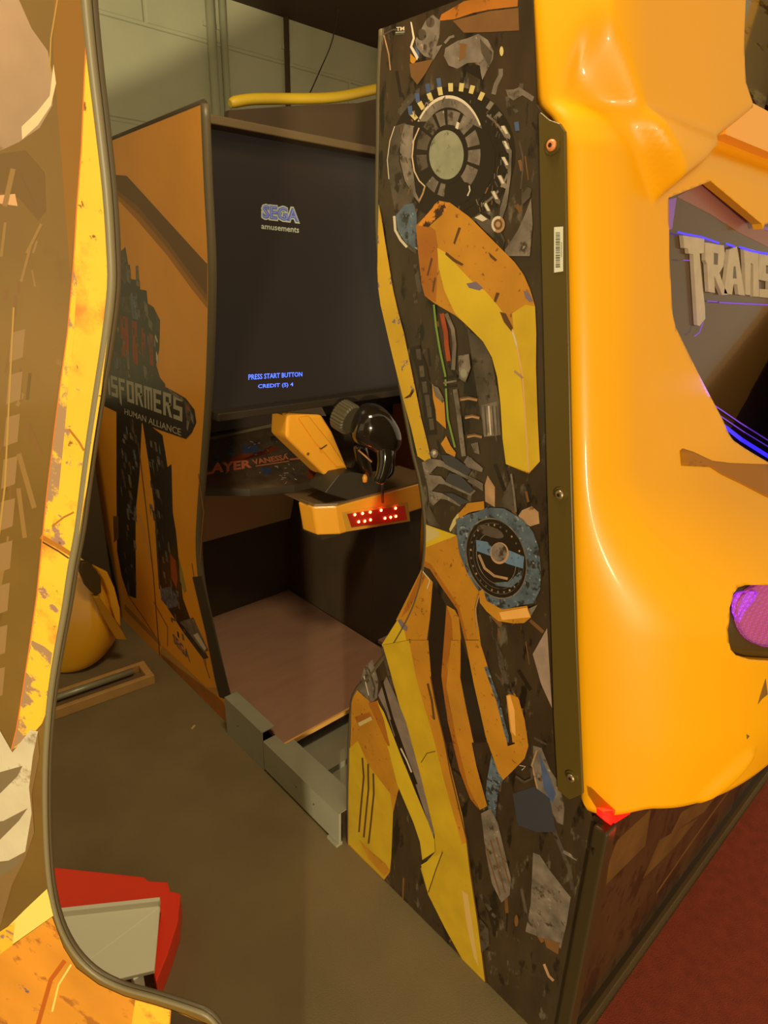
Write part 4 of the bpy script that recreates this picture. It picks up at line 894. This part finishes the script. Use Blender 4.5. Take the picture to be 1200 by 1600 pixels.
for L_, wd, M in (([(300, 1190), (440, 1285), (640, 1410)], 2, VIO), ([(325, 1240), (450, 1325), (640, 1440)], 1.8, VIO), ([(350, 1295), (440, 1365), (560, 1440), (660, 1500)], 6, BLU)):
    sa.line(z7(L_), wd, M)
attach(mb.build('led_line'), sign)
lamp('sign_glow', 'POINT', (1.45, .52, 1.50), (.25, .12, 1), .25, .03)
# lining of the recess so nothing shows through
mb = MB()
n = len(recess_loop)
# head opening: dark mesh with glass
mb = MB(); GL_ = mat('tinted_window', (96, 86, 56), .12, coat=.6, chips=[((126, 116, 84), 5, .55, .1), ((70, 56, 90), 7, .60, .06), ((44, 34, 20), 9, .58, .05)], stretch=(1, 1, 5))
mb.prism([Vector((x, .70, z)) for x, z in [(hl[0][0] - .06, 2.42), (hl[2][0] - .06, hl[-1][1] - .02), (2 * XC - hl[2][0] + .06, hl[-1][1] - .02), (2 * XC - hl[0][0] + .06, 2.42)]], (0, .01, 0), GL_); mb.build('tinted_window', B)
mb = MB(); mb.hexa([Vector((hl[2][0] - .05, .60, hl[-1][1] - .06)), Vector((2 * XC - hl[2][0] + .05, .60, hl[-1][1] - .06)), Vector((2 * XC - hl[2][0] + .05, .71, hl[-1][1] - .06)), Vector((hl[2][0] - .05, .71, hl[-1][1] - .06))],
                   [Vector((hl[2][0] - .05, .60, hl[-1][1] + .01)), Vector((2 * XC - hl[2][0] + .05, .60, hl[-1][1] + .01)), Vector((2 * XC - hl[2][0] + .05, .71, hl[-1][1] + .03)), Vector((hl[2][0] - .05, .71, hl[-1][1] + .03))], SHELL2); mb.build('window_sill', B)
# speakers
GRM = bpy.data.materials.new('speaker_grille'); GRM.use_nodes = True; nt = GRM.node_tree; b_ = nt.nodes['Principled BSDF']
b_.inputs['Roughness'].default_value = .6
tc = nt.nodes.new('ShaderNodeTexCoord'); vo = nt.nodes.new('ShaderNodeTexVoronoi'); vo.inputs['Scale'].default_value = 190; vo.inputs['Randomness'].default_value = .08
nt.links.new(tc.outputs['Object'], vo.inputs['Vector'])
rp = nt.nodes.new('ShaderNodeMapRange'); rp.inputs[1].default_value = .25; rp.inputs[2].default_value = .40; rp.inputs[3].default_value = 1; rp.inputs[4].default_value = .25
nt.links.new(vo.outputs['Distance'], rp.inputs[0])
b_.inputs['Base Color'].default_value = (*lin((150, 70, 90)), 1); b_.inputs['Emission Color'].default_value = (*lin((190, 40, 190)), 1)
mu = nt.nodes.new('ShaderNodeMath'); mu.operation = 'MULTIPLY'; mu.inputs[1].default_value = .55; nt.links.new(rp.outputs[0], mu.inputs[0]); nt.links.new(mu.outputs[0], b_.inputs['Emission Strength'])
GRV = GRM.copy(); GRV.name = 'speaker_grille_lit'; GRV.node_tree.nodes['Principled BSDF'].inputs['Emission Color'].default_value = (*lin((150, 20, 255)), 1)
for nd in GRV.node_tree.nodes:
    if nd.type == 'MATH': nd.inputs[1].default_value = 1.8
# notch under the recess as a thin patch, its shade in the colour
def patch(pts, t, M, name, parent=B, depth=None, dense=4):
    """a piece lying on the moulded shell: its outline subdivided and dropped onto the surface, with a rim"""
    P = []
    for a_, b_ in zip(pts, pts[1:] + pts[:1]):
        for k in range(dense): P.append((a_[0] + (b_[0] - a_[0]) * k / dense, a_[1] + (b_[1] - a_[1]) * k / dense))
    c = (sum(p[0] for p in P) / len(P), sum(p[1] for p in P) / len(P)); k = len(P)
    mb = MB(); vs = []; off = Vector((0, -t, 0))
    for sc in (1, .75, .5, .25): vs += [onshell((c[0] + (p[0] - c[0]) * sc, c[1] + (p[1] - c[1]) * sc)) + off for p in P]
    vs.append(onshell(c) + off)
    fs = [(r * k + i, r * k + (i + 1) % k, (r + 1) * k + (i + 1) % k, (r + 1) * k + i) for r in range(3) for i in range(k)] + [(3 * k + i, 3 * k + (i + 1) % k, 4 * k) for i in range(k)]
    mb.add(vs, fs, M, True)
    d = Vector((0, depth if depth else t + .002, 0))
    mb.add(vs[:k] + [v + d for v in vs[:k]], [(i, k + i, k + (i + 1) % k, (i + 1) % k) for i in range(k)], M)
    return mb.build(name, parent)
patch(zc(1020, 680, .3564, [(118, 68), (130, 58), (175, 72), (260, 112), (340, 122), (440, 126), (540, 128), (540, 290), (480, 262), (380, 210), (300, 172), (220, 120), (170, 105), (150, 130), (124, 132)]), .0015, mat('notch_shade', (156, 98, 14), .5, spec=.2), 'notch_patch')
for pts in ([(1196, 1060), (1199, 1085), (1190, 1092), (1184, 1100), (1187, 1088)], [(1166, 1147), (1171, 1150), (1167, 1155)]):
    patch(pts, .0006, mat('chip_dark', (120, 84, 20), .6), 'paint_chip', dense=2)
spk = patch([(x + (1 if x > 1180 else -2), y) for x, y in SPKPX], -.012, mat('speaker_frame', (72, 54, 20), .3), 'speaker', depth=.03, dense=2)
patch([(1203 + 48 * math.cos(t * math.pi / 14), 962 + 50 * math.sin(t * math.pi / 14)) for t in range(28)], -.010, GRM, 'speaker_grille', spk, dense=1)
patch([(1151, 935), (1158, 927), (1176, 925), (1187, 926), (1182, 938), (1166, 956), (1157, 974), (1150, 958)], -.008, GRV, 'lit_grille', spk, dense=2)

# lower front below the shell
FY = .385
FYc = lambda p: ony(p, FY)
mb = MB(); mb.box((X0 - TH, FY, .0), (XR + TH, FY + .02, .712), mat('front_print', (60, 42, 20), .4, coat=.2, vary=.3, vscale=6, chips=[((40, 26, 10), 9, .52, .06), ((92, 68, 34), 26, .66, .05)], stretch=(1.5, 1, 1)))
fa = Art(mb, FYc, (0, -1, 0))
zr = lambda p: zc(820, 700, .4375, p)
FB = mat('front_streak', (92, 66, 30), .4, vary=.3, vscale=10); FD = mat('front_dark', (40, 28, 12), .4)
for pts, M in ((zr([(330, 1400), (450, 1290), (430, 1420), (290, 1560), (300, 1480)]), FB), (zr([(250, 1500), (340, 1390), (300, 1370), (240, 1440)]), FD), (zr([(560, 1300), (700, 1220), (640, 1300), (520, 1380)]), FB), (zr([(480, 1400), (620, 1320), (540, 1420), (420, 1540)]), FB)):
    fa.poly(pts, M)
fa.line(zr([(470, 1590), (600, 1400), (760, 1180)]), 2.5, FB)
mb.build('front_panel', B)
mb = MB(); mb.box((XS - .012, FY - .02, 0), (XS + .028, FY + .012, .705), mat('corner_post_black', (56, 44, 22), .35)); mb.build('corner_post', B, bevel=.006)
mb = MB(); mb.box((XS + .028, FY - .012, 0), (XR, FY, .045), mat('corner_post_black', (56, 44, 22), .35)); mb.build('base_strip', B)
mb = MB(); RL = mat('red_lamp_lens', (230, 20, 10), .25, emit=(255, 24, 14), es=1.2)
tp = [ony(p, FY - .012) for p in [(941, 1268), (988, 1264), (984, 1272), (955, 1290), (941, 1278)]]
mb.prism(tp, (0, .012, 0), RL); mb.build('tail_lamp', B)
lamp('tail_glow', 'POINT', (1.02, .33, .66), (1, .05, .02), .05, .02)

# ------------------------------------------------------------------ C: close cabinet on the left
C0 = Vector((.141, .365, 1.82)); CN = Vector((-.109, -.0696, -.0108)).normalized()
CP = lambda p: onplane(p, C0, CN)
Cc = empty('leaning_cabinet', (-.1, .9, 0), 'close arcade cabinet side at the left edge with bright chipped yellow print', 'arcade machine')
edgeC = [(138, -60), (140, 0), (150, 100), (162, 200), (173, 300), (179, 390), (180, 450), (171, 530), (157, 620), (145, 700), (137, 760), (128, 830), (117, 890), (108, 950), (98, 1005), (89, 1060), (83, 1110), (78, 1180), (77, 1250), (79, 1320), (84, 1380), (94, 1430), (110, 1470), (132, 1502), (162, 1528), (200, 1546), (250, 1560), (300, 1576), (330, 1588), (346, 1604)]
# the thin strip of trim sits outside this line, so pull the art edge in slightly
eC = [CP((x - 8, y)) for x, y in edgeC]
# local frame in the panel plane
sv = Vector((-CN.y, CN.x, 0)).normalized(); 
if sv.y > 0: sv = -sv
tv = CN.cross(sv); 
if tv.z < 0: tv = -tv
eCs = smooth_poly(eC, 3)
last = eCs[-1]
def down(v, z): return v + tv * ((z - v.z) / tv.z)
tail = [down(last + sv * .03, last.z - .12), down(last + sv * .035, 0.0)]
topC = down(eCs[0], 2.34)  # unseen top corner, raised to shape the shadow on the back wall
body = [topC] + eCs + tail
rearC = [down(last - sv * .95, 0.0), down(last - sv * .95, 1.9), down(last - sv * .4, 2.12)]
CT = .006
HZ = mat('art_hazy_brown', (124, 94, 42), .3, coat=.5, vary=.16, vscale=8, chips=[((116, 84, 44), 10, .56, .08), ((168, 128, 84), 16, .66, .06)])
mb = MB(); mb.prism(body + rearC, -CN * CT if CN.y < 0 else CN * CT, HZ, TRIM)
c_ = Art(mb, CP, CN, .00004)
c_.poly([(-60, -80), (130, -60), (141, 60), (140, 100), (125, 300), (104, 520), (80, 680), (68, 800), (52, 950), (30, 1130), (16, 1200), (-80, 1300)], HZ)
c_.poly([(85, -60), (134, -60), (138, 40), (126, 260), (110, 430), (100, 300), (84, 90)], mat('art_brown_deep', (140, 96, 28), .3, coat=.4, vary=.05))
# rocky grey form
c_.poly([(-60, -80), (20, -60), (30, 0), (50, 45), (75, 80), (84, 125), (82, 165), (62, 200), (30, 222), (0, 236), (-80, 250)], mat('art_rock', (170, 138, 106), .35, coat=.4, vary=.22, vscale=14, chips=[((128, 96, 64), 18, .58, .06), ((206, 180, 140), 24, .66, .06)]))
c_.poly([(35, 218), (60, 195), (80, 165), (88, 130), (84, 100), (78, 150), (58, 175), (34, 198)], mat('art_rock_light', (222, 196, 148), .35, coat=.4, vary=.1, vscale=20))
c_.line([(78, 110), (80, 60), (90, 0)], 2.5, mat('art_tan_line', (176, 138, 70), .4))
c_.poly([(0, 240), (40, 235), (70, 270), (72, 330), (60, 345), (30, 310), (0, 300)], mat('art_olive_dark', (112, 84, 38), .3, coat=.4))
c_.poly([(0, 305), (24, 303), (28, 322), (0, 318)], mat('art_pink_rock', (210, 160, 110), .4))
rnd = random.Random(8)
for k in range(60):
    x = rnd.uniform(0, 100 - 0.0); y = rnd.uniform(260, 1080)
    if x > 128 - (y - 100) * .105 - 20: continue
    l = rnd.uniform(15, 90); an = rnd.gauss(1.65, .22); c_.line([(x, y), (x + l * math.cos(an), y + l * math.sin(an))], rnd.uniform(2, 9), rnd.choice([mat('art_olive_dark', (112, 84, 38)), mat('art_brown_mid', (128, 92, 48), .3, coat=.4), mat('art_brown_light', (146, 112, 60), .3, coat=.4)]))
for k in range(9):
    y = 520 + k * 66; x = 32 - k * 4
    c_.poly([(x - 14, y), (x + 8, y - 6), (x + 4, y + 38), (x - 18, y + 46)], mat('art_hose_light', (150, 116, 72), .35, coat=.4))
c_.line([(22, 480), (8, 760), (-20, 1000)], 3, mat('art_tan_line', (176, 138, 70), .4))
# chipped yellow strip
BY = mat('art_bright_yellow', (250, 194, 56), .4, coat=.2, vary=.1, vscale=10, chips=[((214, 140, 50), 14, .56, .10), ((168, 126, 104), 44, .595, .03), ((140, 90, 40), 110, .64, .04)])
BYE = mat('art_edge_chips', (168, 132, 96), .4, coat=.2, chips=[((250, 194, 56), 26, .50, .04)])
inner = [(137, 30), (133, 110), (128, 230), (121, 320), (115, 420), (106, 520), (95, 600), (85, 680), (74, 770), (68, 830), (58, 930), (48, 1000), (36, 1080), (26, 1140), (18, 1172)]
outer = [(40, 1160), (66, 1130), (76, 1105), (80, 1060), (90, 1000), (100, 945), (112, 885), (125, 828), (137, 758), (146, 695), (158, 618), (168, 530), (172, 450), (170, 390), (164, 300), (153, 200), (144, 110)]
c_.poly(inner + outer, BY)
c_.poly([(115, 420), (106, 520), (95, 600), (85, 680), (74, 770), (68, 830), (80, 832), (92, 770), (100, 690), (108, 600), (116, 520), (121, 440)], BYE)
c_.poly([(36, 1080), (26, 1140), (18, 1172), (34, 1158), (62, 1128), (72, 1090), (82, 1020), (70, 1010), (50, 1000)], BYE)
c_.line([(64, 838), (90, 852), (112, 866)], 7, mat('art_groove', (176, 112, 34), .45)); c_.line([(66, 846), (92, 861), (108, 872)], 2.5, SC)
c_.line([(108, 670), (124, 690), (132, 704)], 3.5, mat('art_groove', (176, 112, 34), .45)); c_.line([(82, 822), (100, 808), (116, 800)], 3, mat('art_groove', (176, 112, 34), .45))
c_.line(inner, 1.6, mat('art_orange_edge', (230, 120, 50), .4))
# claws
LG = mat('art_claw_light', (206, 192, 160), .4, coat=.2, vary=.12, vscale=14, chips=[((160, 140, 110), 20, .6, .06)]); DG = mat('art_claw_dark', (128, 108, 78), .35, coat=.2)
c_.poly([(72, 1130), (60, 1145), (62, 1180), (50, 1240), (54, 1300), (40, 1340), (20, 1380), (0, 1450), (-80, 1560), (-80, 1200), (0, 1180), (30, 1165)], mat('art_backdrop_brown', (134, 104, 62), .35, coat=.2, vary=.12, vscale=6))
c_.poly([(-60, 1160), (0, 1140), (20, 1175), (48, 1140), (60, 1142), (52, 1180), (46, 1230), (50, 1270), (40, 1330), (14, 1344), (-60, 1352)], LG)
c_.poly([(-60, 1206), (0, 1206), (36, 1196), (28, 1212), (0, 1240), (-60, 1250)], DG); c_.poly([(-60, 1290), (6, 1282), (44, 1262), (30, 1282), (0, 1312), (-60, 1322)], DG)
c_.poly([(-60, 1358), (10, 1346), (38, 1334), (30, 1350), (0, 1370), (-60, 1400)], DG)
# lower plates
c_.poly([(74, 1388), (84, 1430), (20, 1475), (-20, 1500), (-60, 1520), (-60, 1500), (0, 1460), (40, 1420)], mat('art_pale_yellow_c', (246, 216, 110), .4))
c_.poly([(-80, 1505), (20, 1455), (20, 1476), (82, 1432), (100, 1480), (120, 1512), (155, 1538), (195, 1556), (245, 1570), (290, 1585), (320, 1598), (320, 1700), (-80, 1700)], mat('art_orange_c', (226, 148, 46), .4, coat=.2, vary=.14, vscale=9, chips=[((180, 110, 40), 18, .56, .06), (PURPLE, 20, .66, .03)]))
c_.poly([(0, 1455), (24, 1440), (20, 1476), (-40, 1520), (-80, 1530), (-80, 1500)], BY)
c_.line([(102, 1500), (80, 1530), (60, 1600), (50, 1680)], 7, mat('art_orange_edge_dark', (190, 96, 26), .4)); c_.line([(112, 1506), (92, 1538), (82, 1580)], 3, mat('art_pale_yellow_c', (246, 216, 110)))
c_.poly([(212, 1562), (266, 1577), (262, 1640), (200, 1640)], BY); c_.poly([(268, 1577), (325, 1600), (330, 1660), (262, 1660)], ARTDARK)
mb.build('side_panel', Cc)['label'] = 'chipped yellow and brown printed side panel'
mb = MB(); th_off = (-CN * CT)
mb.tube([v + th_off * .2 for v in body], .0026, TRIML, 8); mb.tube([v + th_off * .9 for v in body], .0030, TRIM, 8); mb.build('edge_trim', Cc)

k0 = down(eCs[0], 1.99) + sv * .004; k1 = k0 + sv * .38  # unseen board added above the panel to widen its shadow on the wall
k0t = down(k0, 2.30); k1t = down(k1, 2.30)
mb = MB(); mb.hexa([k0, k1, k1 + th_off * 8, k0 + th_off * 8], [k0t, k1t, k1t + th_off * 8, k0t + th_off * 8], SHELL2); mb.build('shadow_board', Cc, bevel=.015)

# loose things near the close cabinet
mb = MB()
W0 = onz((60, 1437), .10); W1 = onz((250, 1416), .10); W2 = onz((241, 1516), .10); W3 = onz((60, 1560), .10)
PW = mat('white_sheet_metal', (234, 231, 204), .4)
mb.hexa([v - Vector((0, 0, .012)) for v in (W0, W1, W2, W3)], [W0, W1, W2, W3], PW)
u1 = (W1 - W0).normalized(); bk_ = Vector((-u1.y, u1.x, 0))
mb.hexa([W0, W1, W1 + bk_ * .012, W0 + bk_ * .012], [v + Vector((0, 0, .02)) for v in (W0, W1, W1 + bk_ * .012, W0 + bk_ * .012)], PW)
for v in (W1 + (W0 - W1) * .12, W2 + (W3 - W2) * .12, W0 + (W1 - W0) * .12, W3 + (W2 - W3) * .12):
    c2 = v + ((W0 + W2) / 2 - v) * .1; mb.box((c2.x - .012, c2.y - .012, 0), (c2.x + .012, c2.y + .012, .09), PW)
tag(mb.build('metal_tray', bevel=.002), 'pale grey sheet metal tray low on the floor behind the close left cabinet edge', 'tray')
RP = mat('red_plastic', (244, 58, 26), .4, coat=.2)
mb = MB(); rl = [onz(p, .07) for p in [(60, 1352), (225, 1370), (232, 1376), (262, 1378), (266, 1392), (282, 1396), (278, 1440), (262, 1490), (244, 1535), (238, 1515), (251, 1425), (60, 1432)]]
mb.prism(rl, (0, 0, -.07), RP); tag(mb.build('red_moulding', bevel=.003), 'red plastic moulding on the floor around the pale metal tray', 'moulding')

# ------------------------------------------------------------------ floor bracket between the two cabinets
BX = .935
def bx(p, x=BX): return onx(p, x)
mb = MB()
y0, y1 = 1.17, 1.60
mb.box((BX - .004, y0, .012), (BX, y1, .135), GALV); mb.box((BX, y0, .131), (BX + .085, y1 + .0, .135), GALV); mb.box((BX - .004, y0 - .003, .012), (BX + .004, y0, .135), GALV); mb.box((BX - .012, y0 + .0, .0), (BX + .012, y0 + .05, .012), GALV)
for yy in (1.30, 1.40): 
    mb.tube([(BX - .0045, yy, .075), (BX - .003, yy, .075)], .004, ABK, 6)
tag(mb.build('floor_bracket', bevel=.0015), 'long grey folded steel bracket on the floor joining the two cabinets, nearer part', 'bracket', None)
mb = MB(); mb.box((BX - .004, 1.605, .0), (BX, 1.87, .17), GALV); mb.box((BX, 1.605, .166), (BX + .05, 1.87, .17), GALV); mb.tube([(BX - .0045, 1.78, .09), (BX - .003, 1.78, .09)], .004, ABK, 6)
tag(mb.build('floor_bracket', bevel=.0015), 'short grey steel plate at the foot of the screen cabinet, behind the long bracket', 'bracket')

# ------------------------------------------------------------------ loose yellow moulding and timber cradle behind
LS = empty('loose_yellow_moulding', (.72, 3.0, 0), 'loose glossy yellow moulded shell with a black inset standing behind the close cabinet', 'moulding')
zh = lambda p: zc(80, 840, .1875, p)
HYm = 2.72
def hp(p, y): return ony(p, y)
# bulged shell from profile rows
rows = []
prof = [((262, 165), (470, 285)), ((240, 330), (505, 380)), ((210, 480), (540, 500)), ((190, 620), (560, 600)), ((170, 760), (580, 740)), ((150, 900), (530, 850)), ((130, 1050), (450, 950)), ((115, 1155), (350, 1030))]
vsx = []; nseg = 16
for k, (l, r) in enumerate(prof):
    L0 = hp(zh([l])[0], HYm); R0 = hp(zh([r])[0], HYm)
    L0 = L0 + (L0 - R0) * .35
    for i in range(nseg + 1):
        t = i / nseg; v = L0.lerp(R0, t); bulge = .16 * math.sin(math.pi * t) ** .8 * math.sin(math.pi * (k + 1.2) / (len(prof) + 1.4))
        vsx.append(Vector((v.x, v.y - bulge * .9, max(v.z, 0.004))))
Wd = nseg + 1
mb = MB(); mb.add(vsx, [(k * Wd + i, k * Wd + i + 1, (k + 1) * Wd + i + 1, (k + 1) * Wd + i) for k in range(len(prof) - 1) for i in range(nseg)], mat('yellow_loose_shell', (226, 162, 30), .3, coat=.4), True)
o = mb.build('shell', LS); md = o.modifiers.new('s', 'SOLIDIFY'); md.thickness = .01; md.offset = 1; md2 = o.modifiers.new('u', 'SUBSURF'); md2.levels = 1; md2.render_levels = 2
hb = HYm - .155
mb = MB(); mb.prism([hp(p, hb) for p in zh([(255, 205), (310, 205), (375, 265), (415, 340), (420, 460), (375, 486), (320, 440), (285, 400), (246, 300)])], (0, .03, 0), mat('inset_black', (74, 56, 24), .35)); mb.build('black_inset', LS, bevel=.004)
mb = MB(); mb.prism([hp(p, hb - .01) for p in zh([(355, 500), (395, 490), (470, 590), (600, 790), (632, 855), (545, 850), (450, 690)])], (0, .04, 0), mat('yellow_strut', (176, 122, 26), .4)); mb.build('strut', LS, bevel=.004)
mb = MB(); mb.prism([hp(p, hb + .03) for p in zh([(355, 235), (470, 290), (530, 420), (575, 600), (580, 750), (540, 700), (500, 580), (480, 460), (430, 340)])], (0, .03, 0), mat('yellow_loose_shell', (226, 162, 30))); mb.build('side_flap', LS, bevel=.005)
WD = mat('pale_timber', (182, 140, 78), .6, vary=.1, vscale=20)
TC = empty('timber_cradle', (.7, 2.45, 0), 'low timber cradle with a steel tube lying on the floor behind the close cabinet', 'cradle')
q0 = onz((40, 1142), .0); q1 = onz((243, 1068), .0); q2 = onz((236, 1030), .0); q3 = onz((40, 1100), .0)
dv = (q1 - q0).normalized(); nvv = Vector((-dv.y, dv.x, 0)); Ld = (q1 - q0).length; wd_ = .115
def rail(off, wdt, h, name, M, s0=0, s1=None, z0=0):
    a0 = q0 + nvv * off + dv * s0; a1 = q0 + dv * (s1 or Ld) + nvv * off
    mb = MB(); mb.hexa([v + Vector((0, 0, z0)) for v in (a0, a1, a1 + nvv * wdt, a0 + nvv * wdt)], [v + Vector((0, 0, h)) for v in (a0, a1, a1 + nvv * wdt, a0 + nvv * wdt)], M); return mb.build(name, TC, bevel=.003)
rail(0, .022, .045, 'rail', WD); rail(.115, .022, .045, 'rail', WD); rail(.022, .093, .012, 'tray_board', mat('cradle_dark', (120, 94, 60), .6)); rail(.0225, .092, .045, 'end_block', WD, Ld - .03)
mb = MB(); a0 = q0 + nvv * .098 + Vector((0, 0, .034)); mb.tube([a0, a0 + dv * (Ld - .06)], .014, mat('steel_tube', (150, 148, 118), .35, metal=.3), 10); mb.build('steel_tube', TC)
mb = MB(); q = onz((302, 1137)); mb.box((q.x - .01, q.y - .004, 0), (q.x + .012, q.y + .005, .003), mat('paper_scrap', (190, 160, 110), .8), .5); tag(mb.build('paper_scrap'), 'tiny pale scrap on the floor in front of the screen cabinet', 'scrap')
